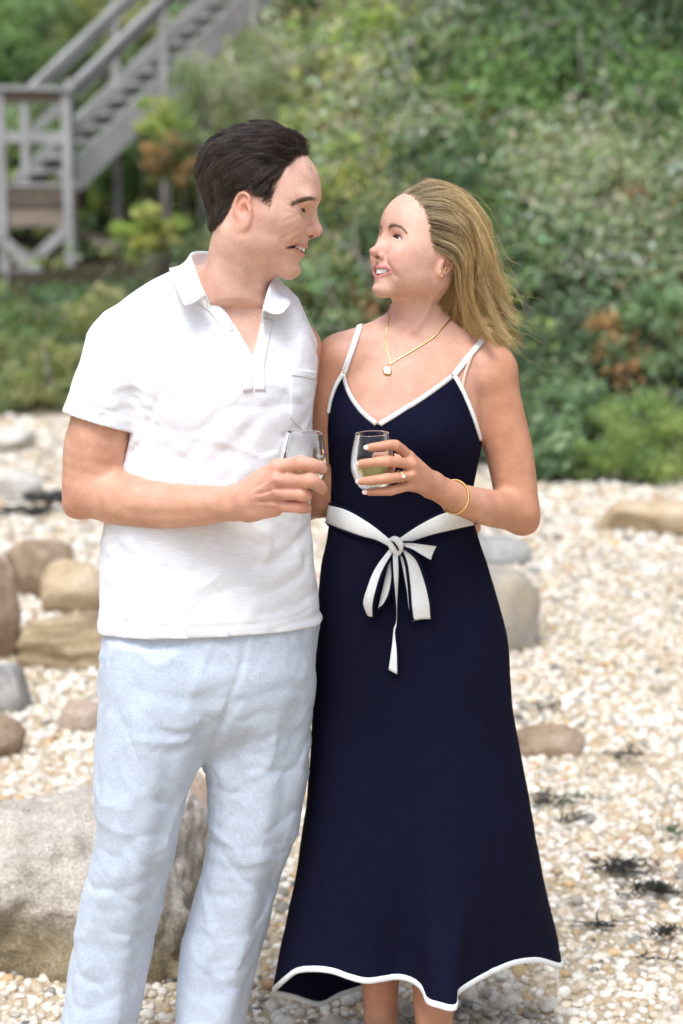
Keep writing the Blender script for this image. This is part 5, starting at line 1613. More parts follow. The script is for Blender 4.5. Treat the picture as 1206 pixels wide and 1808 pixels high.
def ground_sheet():
    xs = np.concatenate([np.linspace(-120, -9, 30), np.linspace(-8.8, 8.8, 260), np.linspace(9, 120, 30)])
    ys = np.concatenate([np.linspace(-40, -3.3, 12), np.linspace(-3.1, 14, 300), np.linspace(14.2, 40, 80), np.linspace(42, 160, 20)])
    X, Y = np.meshgrid(xs, ys, indexing='ij'); Z = ground(X, np.minimum(Y, 45))
    w = smoothstep(-.6, .5, Y - toe(X) + .5 * vnoise(X * 2, Y * 2, 0 * X))
    V = np.stack([X, Y, Z], -1).reshape(-1, 3)
    o = obj('beach', V, grid_faces(len(xs), len(ys))[:, ::-1], M['earth'], None, np.repeat(w.reshape(-1, 1), 3, 1))
    if o.data.polygons[0].normal.z < 0: o.data.flip_normals()
    return tag(o, kind='structure')
beach = ground_sheet()

# ------------------------------------------------------------------ pebbles
PCOL = np.array([(.80, .77, .71), (.74, .68, .58), (.84, .82, .78), (.66, .56, .42), (.72, .62, .47), (.55, .42, .27), (.62, .44, .22), (.46, .43, .39), (.34, .33, .31), (.68, .60, .54), (.78, .73, .64), (.18, .18, .18), (.58, .36, .22), (.86, .84, .80), (.80, .75, .68)])
PWT = np.array([.15, .13, .13, .10, .09, .05, .035, .05, .04, .06, .10, .012, .02, .12, .10]); PWT = PWT / PWT.sum()
PCOL = (PCOL * .86 + PCOL.mean(1, keepdims=True) * .14) * np.array([.95, .93, .885])
def ico(sub):
    b = bmesh.new(); bmesh.ops.create_icosphere(b, subdivisions=sub, radius=1.0); b.verts.ensure_lookup_table()
    V = np.array([v.co[:] for v in b.verts]); F = np.array([[v.index for v in f.verts] for f in b.faces]); b.free(); return V, F
def pebble_mat(name, use_obj):
    m, nt, b = new_mat(name)
    if use_obj:
        a = N(nt, 'ShaderNodeObjectInfo'); base = a.outputs['Color']
    else:
        a = N(nt, 'ShaderNodeVertexColor', layer_name='Col'); base = a.outputs[0]
    tc = nt.nodes.new('ShaderNodeTexCoord'); g = N(nt, 'ShaderNodeNewGeometry')
    n1 = noise(nt, 55, 5, .6, g.outputs['Position']); n2 = noise(nt, 320, 3, .6, g.outputs['Position'])
    c = mixc(nt, 1.0, base, ramp(nt, n1, [(.3, (.78, .74, .68)), (.68, (1.10, 1.08, 1.05))]).outputs[0], 'MULTIPLY')
    c = mixc(nt, 1.0, c, ramp(nt, n2, [(.35, (.88, .87, .86)), (.65, (1.06, 1.06, 1.06))]).outputs[0], 'MULTIPLY')
    nt.links.new(c, b.inputs['Base Color']); b.inputs['Roughness'].default_value = .62; b.inputs['Specular IOR Level'].default_value = .35
    bump(nt, b, n2, .25, .001)
    return m
M['pebble'] = pebble_mat('pebble', True); M['pebbles'] = pebble_mat('pebbles', False)

def scatter_pebbles():
    rs = np.random.RandomState(21)
    xs, ys, ss = [], [], []
    # area seen by the camera, a little more on every side
    def layer(y0, y1, cell, smin, smax, keep):
        gy = np.arange(y0, y1, cell)
        for y in gy:
            hw = .25 * (y + CAM_D) + .35; gx = np.arange(-hw, hw, cell); k = rs.rand(len(gx)) < keep; gx = gx[k]
            xs.append(gx + rs.uniform(-.48, .48, len(gx)) * cell); ys.append(y + rs.uniform(-.48, .48, len(gx)) * cell)
            ss.append(np.exp(rs.uniform(math.log(smin), math.log(smax), len(gx))))
    layer(-.7, 2.0, .027, .008, .0165, .88); layer(-.7, 2.0, .019, .0045, .0085, .80); layer(-.7, 3.0, .10, .016, .026, .42)
    layer(2.0, 5.0, .034, .011, .022, .95); layer(5.0, 9.8, .052, .016, .036, .95); layer(2.0, 9.5, .22, .022, .045, .5)
    x = np.concatenate(xs); y = np.concatenate(ys); s = np.concatenate(ss)
    # sandy patches near the camera show between the stones
    sandy = vnoise(x * 2.1 + 5, y * 2.1, 0 * x + 9.5) + .35 * vnoise(x * 6, y * 6, 0 * x + 1)
    keep = ~((sandy > .55) & (y < 2.0) & (rs.rand(len(x)) < .72) & (s < .016)) & (y < toe(x) + .5 * rs.rand(len(x)))
    x, y, s = x[keep], y[keep], s[keep]
    z = ground(x, y) + s * rs.uniform(-.05, .38, len(x))
    n = len(x)
    ax = np.stack([s * rs.uniform(.9, 1.45, n), s * rs.uniform(.75, 1.05, n), s * rs.uniform(.52, .85, n)], 1)
    yaw = rs.rand(n) * 6.283; tx = rs.normal(0, .22, n); ty = rs.normal(0, .22, n)
    ci = rs.choice(len(PCOL), n, p=PWT); c = PCOL[ci] * rs.uniform(.82, 1.10, (n, 1)); c = np.clip(c, 0, .9)
    ref = np.array([x, y, z]).T
    pr = proj(ref); ins = (pr[:, 0] > -10) & (pr[:, 0] < 1216) & (pr[:, 1] < 1812) & (pr[:, 1] > 700)
    # hidden behind the two figures
    hid = ((pr[:, 0] > 560) & (pr[:, 0] < 900) & (pr[:, 1] < 1690)) | ((pr[:, 0] > 185) & (pr[:, 0] < 540) & (pr[:, 1] < 1300)) | ((pr[:, 0] < 360) & (pr[:, 1] > 1430) & (pr[:, 1] < 1760))
    size = s / (y + CAM_D) * ins * ~hid
    order = np.argsort(-size); top = order[:300]; rest = np.setdiff1d(np.arange(n), top)
    # the largest three hundred as single stones
    V2, F2 = ico(2); meshes = []
    for k in range(10):
        o3 = rs.rand(3) * 40; d = 1 + .11 * fbm(V2[:, 0] * 1.1 + o3[0], V2[:, 1] * 1.1 + o3[1], V2[:, 2] * 1.1 + o3[2], 3)
        me = np_mesh('pebble', V2 * d[:, None], F2); me.materials.append(M['pebble']); meshes.append(me)
    for i in top:
        o = bpy.data.objects.new('pebble', meshes[rs.randint(10)]); col.objects.link(o); o.parent = beach
        o.location = (x[i], y[i], z[i]); o.scale = ax[i]; o.rotation_euler = (tx[i], ty[i], yaw[i]); o.color = tuple(c[i]) + (1,)
    # everything else as one bed of shingle
    def bed(idx, V0, F0):
        o3 = rs.rand(len(idx), 3) * 40
        VV = np.repeat(V0[None], len(idx), 0)
        q = VV * 1.2 + o3[:, None]; d = 1 + .08 * fbm(q[..., 0], q[..., 1], q[..., 2], 2)
        VV = VV * d[..., None] * ax[idx][:, None]
        cx, sx, cy, sy, cz, sz = np.cos(tx[idx]), np.sin(tx[idx]), np.cos(ty[idx]), np.sin(ty[idx]), np.cos(yaw[idx]), np.sin(yaw[idx])
        a, b_, c_ = VV[..., 0], VV[..., 1], VV[..., 2]
        b_, c_ = b_ * cx[:, None] - c_ * sx[:, None], b_ * sx[:, None] + c_ * cx[:, None]
        a, c_ = a * cy[:, None] + c_ * sy[:, None], -a * sy[:, None] + c_ * cy[:, None]
        a, b_ = a * cz[:, None] - b_ * sz[:, None], a * sz[:, None] + b_ * cz[:, None]
        W = np.stack([a, b_, c_], -1) + ref[idx][:, None]
        F = (F0[None] + (np.arange(len(idx)) * len(V0))[:, None, None]).reshape(-1, 3)
        return W.reshape(-1, 3), F, np.repeat(c[idx], len(V0), 0)
    near = rest[y[rest] < 2.6]; far = rest[y[rest] >= 2.6]
    # icosphere levels: 1 = 12 corners, 2 = 42 corners
    V1, F1 = ico(1); V2b, F2b = ico(2)
    big = near[s[near] > .0075]; small = near[s[near] <= .0075]
    parts = [bed(big, V2b, F2b), bed(small, V1, F1), bed(far, V1, F1)]
    off = np.cumsum([0] + [len(p[0]) for p in parts[:-1]])
    o = obj('shingle', np.vstack([p[0] for p in parts]), np.vstack([p[1] + k for p, k in zip(parts, off)]), M['pebbles'], None, np.vstack([p[2] for p in parts]))
    tag(o, 'pale cream and tan pebbles covering the beach', 'pebbles', kind='stuff')
    print('pebbles', n, 'tris', sum(len(p[1]) for p in parts))
scatter_pebbles()

# ------------------------------------------------------------------ boulders
def rock_mat(name, c1, c2, c3, scale=7, strat=0.0, dark=None):
    m, nt, b = new_mat(name)
    v = objco(nt, (1, 1, 1 + strat * 4))
    n1 = noise(nt, scale, 6, .62, v); n2 = noise(nt, 130, 4, .7); n3 = noise(nt, scale * .35, 3, .5, v)
    r = ramp(nt, n1, [(.28, c1), (.5, c2), (.72, c3)])
    c = mixc(nt, 1.0, r.outputs[0], ramp(nt, n2, [(.34, (.62, .60, .57)), (.64, (1.15, 1.14, 1.12))]).outputs[0], 'MULTIPLY')
    if dark:            # algae and tide stain mixed with painted shade, below a ragged line
        tc = nt.nodes.new('ShaderNodeTexCoord'); sx = nt.nodes.new('ShaderNodeSeparateXYZ'); nt.links.new(tc.outputs['Object'], sx.inputs[0])
        ad = N(nt, 'ShaderNodeMath', operation='MULTIPLY_ADD'); nt.links.new(n3, ad.inputs[0]); ad.inputs[1].default_value = .22; nt.links.new(sx.outputs[2], ad.inputs[2])
        f = ramp(nt, ad.outputs[0], [(dark[0] / 1.0, (1, 1, 1)), (dark[1], (0, 0, 0))])
        st = mixc(nt, 1.0, c, dark[2], 'MULTIPLY'); c = mixc(nt, f.outputs[0], c, st)
    nt.links.new(c, b.inputs['Base Color']); b.inputs['Roughness'].default_value = .9; b.inputs['Specular IOR Level'].default_value = .2
    mx = N(nt, 'ShaderNodeMath', operation='ADD'); nt.links.new(n1, mx.inputs[0]); nt.links.new(n2, mx.inputs[1])
    bump(nt, b, mx.outputs[0], .7, .012)
    return m
M['granite'] = rock_mat('weathered granite', (.42, .37, .31), (.57, .51, .44), (.72, .66, .58), 12, 0, (.19, .30, (.50, .45, .32)))
M['tan_rock'] = rock_mat('tan sandstone', (.44, .30, .17), (.64, .50, .33), (.75, .63, .47), 6)
M['brown_rock'] = rock_mat('brown rock', (.22, .15, .095), (.40, .29, .20), (.56, .44, .33), 8)
M['grey_rock'] = rock_mat('grey rock', (.20, .20, .19), (.36, .35, .33), (.52, .50, .47), 7)
M['layer_rock'] = rock_mat('layered rock', (.20, .14, .08), (.46, .35, .21), (.66, .54, .38), 6, 1.6)
M['pink_rock'] = rock_mat('pinkish rock', (.38, .27, .20), (.55, .42, .33), (.66, .54, .46), 9)
M['streak_rock'] = rock_mat('rust streaked rock', (.27, .25, .22), (.44, .40, .34), (.60, .49, .34), 6, -.12)
M['white_rock'] = rock_mat('pale stone', (.52, .48, .42), (.68, .64, .58), (.80, .77, .72), 8)

def boulder(name, label, px0, py0, px1, py1, mat, depth=.8, seed=0, rough=.18, flat=0, strata=0.0, res=46, lean=0.0, square=2.4, sink=.2):
    """a rock whose outline fills the pixel box; it stands on the ground at the box's lower edge"""
    cxp = (px0 + px1) / 2; g = gpix(cxp, py1); s = FPX / (g[1] + CAM_D)
    w = (px1 - px0) / s / 2; hgt = (py1 - py0) / s; d = w * depth
    c = np.array([g[0], g[1] + d * .8, g[2] + hgt * .5 - hgt * sink * .5 - d * .10])
    top = P(cxp, py0, c[1])[2]; hz = (top - (g[2] - hgt * sink)) / 2; c[2] = top - hz
    rs = np.random.RandomState(seed); o3 = rs.rand(3) * 30
    sp = s / 1.0; c_ = P(cxp, (py0 + py1) / 2, c[1]); c[0] = c_[0]; w = (px1 - px0) / (FPX / (c[1] + CAM_D)) / 2
    V, F = ico(5 if res > 50 else 4)
    n = np.abs(V)**square; V = V / (n.sum(1)**(1 / square))[:, None]
    u = V
    k = rough * (fbm(u[:, 0] * 1.1 + o3[0], u[:, 1] * 1.1 + o3[1], u[:, 2] * 1.1 + o3[2], 3) + .30 * np.abs(fbm(u[:, 0] * 3.5 + o3[0], u[:, 1] * 3.5, u[:, 2] * 3.5, 3)) + .16 * fbm(u[:, 0] * 9, u[:, 1] * 9 + o3[1], u[:, 2] * 9, 3))
    V = V * (1 + k - k.max() * .3)[:, None]
    for _ in range(9):                                   # chipped flat faces
        nn = rs.normal(0, 1, 3); nn /= np.linalg.norm(nn); lim = rs.uniform(.72, .92); dd = V @ nn
        V = V - nn * (np.maximum(dd - lim, 0) * .85)[:, None]
    if strata: V[:, :2] *= (1 + strata * np.sign(np.sin(V[:, 2] * 9 + V[:, 0] * 1.2 + 1.5 * fbm(u[:, 0], u[:, 1], u[:, 2], 2))) * .5)[:, None]
    V[:, 0] += lean * V[:, 2]
    ext = np.abs(V[:, 0]).max(); V[:, 0] /= ext
    V[:, 2] = np.where(V[:, 2] > 0, V[:, 2] / V[:, 2].max(), V[:, 2])
    W = V * np.array([w, d, hz])
    o = obj(name, W, F, M[mat]); o.location = c
    return tag(o, label, 'rock', 'boulders on the beach')
boulder('boulder', 'rounded tan boulder left of the man\'s shirt hem, smooth and pale', 66, 985, 200, 1088, 'tan_rock', .9, 3, .12)
boulder('boulder', 'dark brown angular boulder behind the rounded tan one', 12, 950, 140, 1058, 'brown_rock', .9, 5, .22, square=3)
boulder('boulder', 'tall brown rock cut by the left picture edge beside the layered rock', -70, 985, 40, 1168, 'brown_rock', .8, 8, .18)
boulder('boulder', 'low layered ochre rock with dark cracks below the rounded tan boulder', 24, 1086, 215, 1186, 'layer_rock', .7, 9, .14, strata=.10, square=3.2)
boulder('boulder', 'pale grey flat topped rock at the left edge below the layered rock', -50, 1172, 58, 1262, 'grey_rock', .9, 12, .16, square=3)
boulder('boulder', 'brown grey rock at the left edge, lowest of the small ones there', -55, 1258, 46, 1342, 'brown_rock', .9, 14, .16)
boulder('boulder', 'pinkish low stone half buried in shingle by the man\'s left thigh', 100, 1238, 190, 1296, 'pink_rock', .9, 15, .14)
boulder('boulder', 'smooth grey rock seen just right of the woman\'s waist', 780, 944, 945, 1000, 'grey_rock', .8, 17, .10)
boulder('boulder', 'large grey and rust streaked rock beside the woman\'s hip', 790, 996, 956, 1152, 'streak_rock', .8, 19, .12, lean=-.1)
boulder('boulder', 'flat brown rock half sunk in pebbles right of the skirt', 905, 1282, 1040, 1338, 'brown_rock', .8, 22, .14, square=2.8)
boulder('boulder', 'tan boulder glimpsed between the man\'s legs above the big granite one', 300, 1360, 385, 1500, 'pink_rock', .8, 24, .14)
boulder('boulder', 'low sandy ochre rock shelf at the right picture edge by the shrubs', 1030, 880, 1290, 948, 'tan_rock', .7, 27, .14, square=3)
boulder('boulder', 'whitish flat stone far left beneath the man\'s elbow height', -20, 826, 78, 884, 'white_rock', .9, 29, .12)
boulder('boulder', 'pale stone at the left edge at the foot of the shrubs', -40, 755, 60, 800, 'white_rock', .9, 31, .12)
boulder('boulder', 'small grey stone lying just below the smooth grey rock', 930, 1000, 960, 1015, 'grey_rock', .8, 33, .12)

# the big granite boulder behind the man's legs, sculpted by hand
def big_boulder():
    gl = gpix(60, 1775); Y0 = gl[1] + .02
    f = Field(P(-160, 1790, Y0) - [0, .1, .12], P(385, 1390, Y0) + [0, .95, .10], .0085)
    def Q(x, y, d): return P(x, y, Y0 + d)
    # body
    f.ell(Q(120, 1640, .38), (.34, .36, .26), .0)
    f.ell(Q(-60, 1640, .34), (.26, .34, .24), .10); f.ell(Q(270, 1640, .34), (.145, .28, .26), .08)
    f.ell(Q(300, 1560, .36), (.085, .24, .20), .06); f.ell(Q(180, 1500, .45), (.24, .28, .13), .10)
    f.ell(Q(60, 1760, .25), (.30, .22, .12), .08); f.ell(Q(300, 1740, .22), (.10, .20, .14), .05)
    # flat sloping top and an overhanging brow with a hollow beneath it
    n = np.array([.10, -.40, .92]); n /= np.linalg.norm(n); q0 = Q(140, 1500, .16)
    f.fn(lambda x, y, z: (x - q0[0]) * n[0] + (y - q0[1]) * n[1] + (z - q0[2]) * n[2], f.lo - 1, f.lo + 9, .05, 'int')
    f.ell(Q(70, 1700, -.02), (.17, .13, .085), .05, 'sub'); f.ell(Q(-40, 1690, .0), (.12, .12, .08), .05, 'sub'); f.ell(Q(80, 1752, .08), (.09, .08, .06), .04)
    rs = np.random.RandomState(4)
    for nx, ny, nz, qx, qy, qd in ((-.15, -.97, -.25, 60, 1640, .05), (.55, -.80, .10, 310, 1620, .10), (.92, -.2, .3, 362, 1560, .30), (.30, -.55, .78, 300, 1500, .18), (-.2, -.75, .62, 20, 1570, .10)):
        n_ = np.array([nx, ny, nz]); n_ /= np.linalg.norm(n_); q_ = Q(qx, qy, qd)
        f.fn(lambda x, y, z: (x - q_[0]) * n_[0] + (y - q_[1]) * n_[1] + (z - q_[2]) * n_[2], f.lo - 1, f.lo + 9, .02, 'int')
    f.ell(Q(70, 1690, .0), (.16, .09, .075), .03, 'sub'); f.ell(Q(-40, 1700, .02), (.12, .09, .07), .03, 'sub')
    f.displace(lambda x, y, z: .020 * fbm(x * 5, y * 5, z * 5, 3) + .022 * np.abs(fbm(x * 9, y * 9, z * 7, 4)) - .012 * np.abs(fbm(x * 17 + 5, y * 17, z * 15, 3)) + .004 * fbm(x * 50, y * 50, z * 50, 2), .06)
    for pth in ([(305, 1520), (303, 1600), (292, 1660), (298, 1720), (300, 1775)], [(310, 1590), (330, 1600), (345, 1590)], [(0, 1510), (60, 1480), (140, 1430)], [(0, 1580), (60, 1550), (120, 1520)], [(292, 1515), (315, 1515), (335, 1512)], [(60, 1520), (100, 1528), (110, 1515)], [(45, 1660), (62, 1680), (96, 1690)], [(300, 1620), (320, 1650), (345, 1650)]):
        f.stroke(f.hit(smooth_path(pth, 14), y0=-.2, y1=1.4), .016, .011, 1)
    V, Qd = f.mesh(); V = relax(V, Qd, 1, .3)
    base = np.array([Q(120, 1640, .38)[0], Q(120, 1640, .38)[1], gl[2]])
    o = obj('boulder', V - base, Qd, M['granite']); o.location = base
    tag(o, 'large cracked granite boulder behind the man\'s legs with a dark stained hollow', 'rock', 'boulders on the beach')
big_boulder()
# ------------------------------------------------------------------ wooden stair up the bluff
def wood_mat(name, c1, c2):
    m, nt, b = new_mat(name)
    n1 = noise(nt, 5, 5, .6, objco(nt, (3, 3, 14))); n2 = noise(nt, 3, 3)
    r = ramp(nt, n1, [(.3, c1), (.7, c2)]); c = mixc(nt, 1.0, r.outputs[0], ramp(nt, n2, [(.3, (.80, .80, .78)), (.7, (1.1, 1.1, 1.1))]).outputs[0], 'MULTIPLY')
    nt.links.new(c, b.inputs['Base Color']); b.inputs['Roughness'].default_value = .85; bump(nt, b, n1, .4, .004)
    return m
M['wood'] = wood_mat('weathered grey timber', (.30, .29, .28), (.47, .46, .445))
M['wood_dark'] = wood_mat('dark brown timber', (.08, .06, .045), (.20, .15, .11))  # darker brown timber for the joists, one landing rail and a rear brace
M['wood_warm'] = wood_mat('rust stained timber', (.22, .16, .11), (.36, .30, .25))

def stairs():
    N0 = P(127, 318, 16.5); N1 = P(470, -20, 18.0); W = np.array([-.66, .80, 0.0])
    st = empty('wooden_staircase', (N0[0], N0[1], N0[2] - 1.3), 'weathered grey wooden beach staircase climbing the bluff from a railed landing', 'staircase')
    d = (N1 - N0); L = np.linalg.norm(d); u = d / L
    def part(name, a, b, w, h, mat='wood', parent=st):
        return MB().box(a, b, w, h).build(name, M[mat], parent, smooth=False)
    ext = N1 + u * 2.0
    part('stringer', N0 - u * .1, ext, .06, .30); part('stringer', N0 + W - u * .1, ext + W, .06, .30)
    n = int(np.linalg.norm(ext - N0) * u[2] / .172)
    hu = np.array([u[0], u[1], 0]); hu /= np.linalg.norm(hu)
    for i in range(n):
        p = N0 + u * ((i + .5) * .172 / u[2]); p = p + np.array([0, 0, .03])
        part('tread', p, p + W, .25, .042)
    post_h = 1.0
    for k, t in enumerate((.0, .46, .93, 1.35)):
        for s in (0, 1):
            b = N0 + u * (L * t) + W * s
            part('post', b - [0, 0, .25], b + [0, 0, post_h + .10], .09, .09, parent=st)
            g = ground(b[0], b[1]); part('post', [b[0], b[1], g - .1], [b[0], b[1], b[2] - .2], .10, .10)
    for s in (0, 1):
        off = W * s + np.array([0, 0, 1.02]); part('handrail', N0 + off - u * .05, ext + off, .14, .05); 
        off2 = W * s + np.array([0, 0, .93]); part('rail', N0 + off2, ext + off2, .04, .13)
        off3 = W * s + np.array([0, 0, .50]); part('rail', N0 + off3, ext + off3, .04, .11)
    # landing
    D0 = N0 + np.array([-.04, -.05, -.06])
    for i in range(9):
        a = D0 + W * (i - .3) / 8.0 * 1.15 + np.array([.10, 0, 0]); part('deck_board', a, a + np.array([-2.6, -.45, 0]), .135, .04)
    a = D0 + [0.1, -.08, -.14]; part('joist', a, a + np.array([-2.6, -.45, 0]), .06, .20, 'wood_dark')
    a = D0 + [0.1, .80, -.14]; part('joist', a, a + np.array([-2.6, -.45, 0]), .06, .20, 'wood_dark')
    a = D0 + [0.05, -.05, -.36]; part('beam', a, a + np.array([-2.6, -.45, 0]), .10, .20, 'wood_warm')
    side = np.array([-2.6, -.45, 0]); side_u = side / np.linalg.norm(side)
    for t in (0, .73, 1.6, 2.5):
        b = D0 + side_u * t + np.array([.02, -.09, 0])
        g = ground(b[0], b[1]); part('post', [b[0], b[1], g - .1], b + [0, 0, 1.02], .10, .10)
    b = D0 + np.array([.02, -.09, 0])
    part('handrail', b + [.08, 0, 1.05], b + side + [0, 0, 1.05], .15, .05); part('rail', b + [0, -.02, .95], b + side + [0, -.02, .95], .04, .13, 'wood_dark')
    part('rail', b + [0, -.02, .52], b + side + [0, -.02, .52], .04, .12)
    part('brace', b + [.02, -.03, -.45], b + side_u * 1.0 + [0, -.03, -1.35], .05, .12); part('brace', b + side_u * .95 + [0, -.06, -.40], b + side_u * .02 + [0, -.06, -1.30], .05, .14)
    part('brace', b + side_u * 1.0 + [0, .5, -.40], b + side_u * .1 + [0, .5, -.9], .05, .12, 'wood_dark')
    part('brace', P(128, 405, 16.9), P(205, 437, 16.9), .05, .10, 'wood_warm')
stairs()

# ------------------------------------------------------------------ foliage
def leaf_mat():
    m, nt, b = new_mat('leaf')
    a = N(nt, 'ShaderNodeVertexColor', layer_name='Col')
    nt.links.new(a.outputs[0], b.inputs['Base Color']); b.inputs['Roughness'].default_value = .5; b.inputs['Specular IOR Level'].default_value = .45
    t = nt.nodes.new('ShaderNodeBsdfTranslucent'); g = mixc(nt, 1.0, a.outputs[0], (1.1, 1.25, .5), 'MULTIPLY'); nt.links.new(g, t.inputs['Color'])
    mx = nt.nodes.new('ShaderNodeMixShader'); mx.inputs[0].default_value = .35
    nt.links.new(b.outputs[0], mx.inputs[1]); nt.links.new(t.outputs[0], mx.inputs[2]); nt.links.new(mx.outputs[0], nt.nodes['Material Output'].inputs[0])
    return m
M['leaf'] = leaf_mat()
M['bark'] = plain_mat('grey bark', (.16, .13, .11), .9)
M['twig'] = plain_mat('bleached twig', (.30, .26, .24), .9)

def leaf_cloud(c, outward, size, colr, rs, narrow=.42):
    """quads bent into leaves: c (n,3) centres"""
    n = len(c)
    nr = outward + rs.normal(0, .75, (n, 3)); nr /= np.linalg.norm(nr, axis=1)[:, None] + 1e-9
    t = rs.normal(0, 1, (n, 3)) + np.array([0, 0, .25]); t -= nr * (t * nr).sum(1)[:, None]; t /= np.linalg.norm(t, axis=1)[:, None] + 1e-9
    s = np.cross(nr, t); L = size[:, None]; w = L * narrow
    V = np.stack([c - t * L * .5, c + s * w * .5 - t * L * .05 + nr * L * .06, c + t * L * .5 - nr * L * .08, c - s * w * .5 - t * L * .05 + nr * L * .06], 1)
    F = np.arange(n * 4).reshape(n, 4)
    return V.reshape(-1, 3), F, np.repeat(colr, 4, 0)

PAL = dict(
    green=[(.060, .120, .035), (.085, .160, .045), (.045, .095, .035)], lime=[(.20, .28, .045), (.15, .24, .04), (.26, .33, .07)],
    silver=[(.145, .185, .115), (.19, .23, .165), (.11, .15, .085), (.225, .26, .205)], dark=[(.030, .062, .026), (.042, .080, .034), (.055, .095, .045)],
    blue=[(.060, .118, .058), (.085, .150, .078), (.115, .18, .105)], rust=[(.22, .115, .05), (.17, .10, .045), (.10, .12, .04), (.08, .125, .045), (.12, .14, .05)], olive=[(.13, .15, .05), (.10, .13, .045), (.17, .18, .08)])

PAL['fresh'] = [(.115, .175, .045), (.15, .21, .055), (.09, .15, .04)]
PAL = {k: [tuple(min(.5, (x * .84 + sum(c) / 3 * .16) * 2.2 * h + .032) for x, h in zip(c, (1.08, 1.0, .84))) for c in v] for k, v in PAL.items()}
def shrub(label, px, py, Y, w, h, kind, n=2600, leaf=.055, seed=0, name='shrub', narrow=.45, dep=.8, twigs=9, extra=None):
    """bush whose middle is seen at (px,py); w,h = half width and half height in metres"""
    rs = np.random.RandomState(seed + 100); c0 = P(px, py, Y); gz = float(ground(c0[0], c0[1]))
    base = np.array([c0[0], c0[1], min(gz, c0[2] - h * .6)])
    o = empty(name, base, label, 'shrub', 'shrubs along the foot of the bluff')
    k = 34; q = rs.normal(0, 1, (k, 3)); q /= np.linalg.norm(q, axis=1)[:, None]; q *= (rs.rand(k)**.4)[:, None]
    cl = c0 + q * np.array([w, w * dep, h]) * .85; cr = rs.uniform(.16, .36, k) * (w + h) * .55
    own = rs.randint(0, k, n); d = rs.normal(0, 1, (n, 3)); d /= np.linalg.norm(d, axis=1)[:, None]; rr = rs.rand(n)**.45
    pos = cl[own] + d * (rr * cr[own])[:, None] * np.array([1, 1, .8]); pos[:, 2] = np.maximum(pos[:, 2], ground(pos[:, 0], pos[:, 1]) + .02)
    pal = np.array(PAL[kind] if extra is None else PAL[kind] + PAL[extra][:1]); c = pal[(rs.rand(k) * len(pal)).astype(int)][own] * rs.uniform(.7, 1.35, (n, 1)) * np.array([1, 1, 1])
    V, F, C = leaf_cloud(pos, d, leaf * rs.uniform(.6, 1.35, n), c, rs, narrow)
    obj('foliage', V, F, M['leaf'], o, C, smooth=False)
    mb = MB()
    for i in range(twigs):
        e = cl[rs.randint(k)] + rs.normal(0, .08, 3) * w; b = base + np.array([rs.normal(0, .12) * w, rs.normal(0, .1) * w, 0]); m_ = (b + e) / 2 + rs.normal(0, .10, 3) * w
        pts = smooth_path([b, m_, e], 7); mb.tube(pts, np.linspace(.016, .004, 7) * (w + .3), 5)
    mb.build('stem', M['bark'], o)
    return o

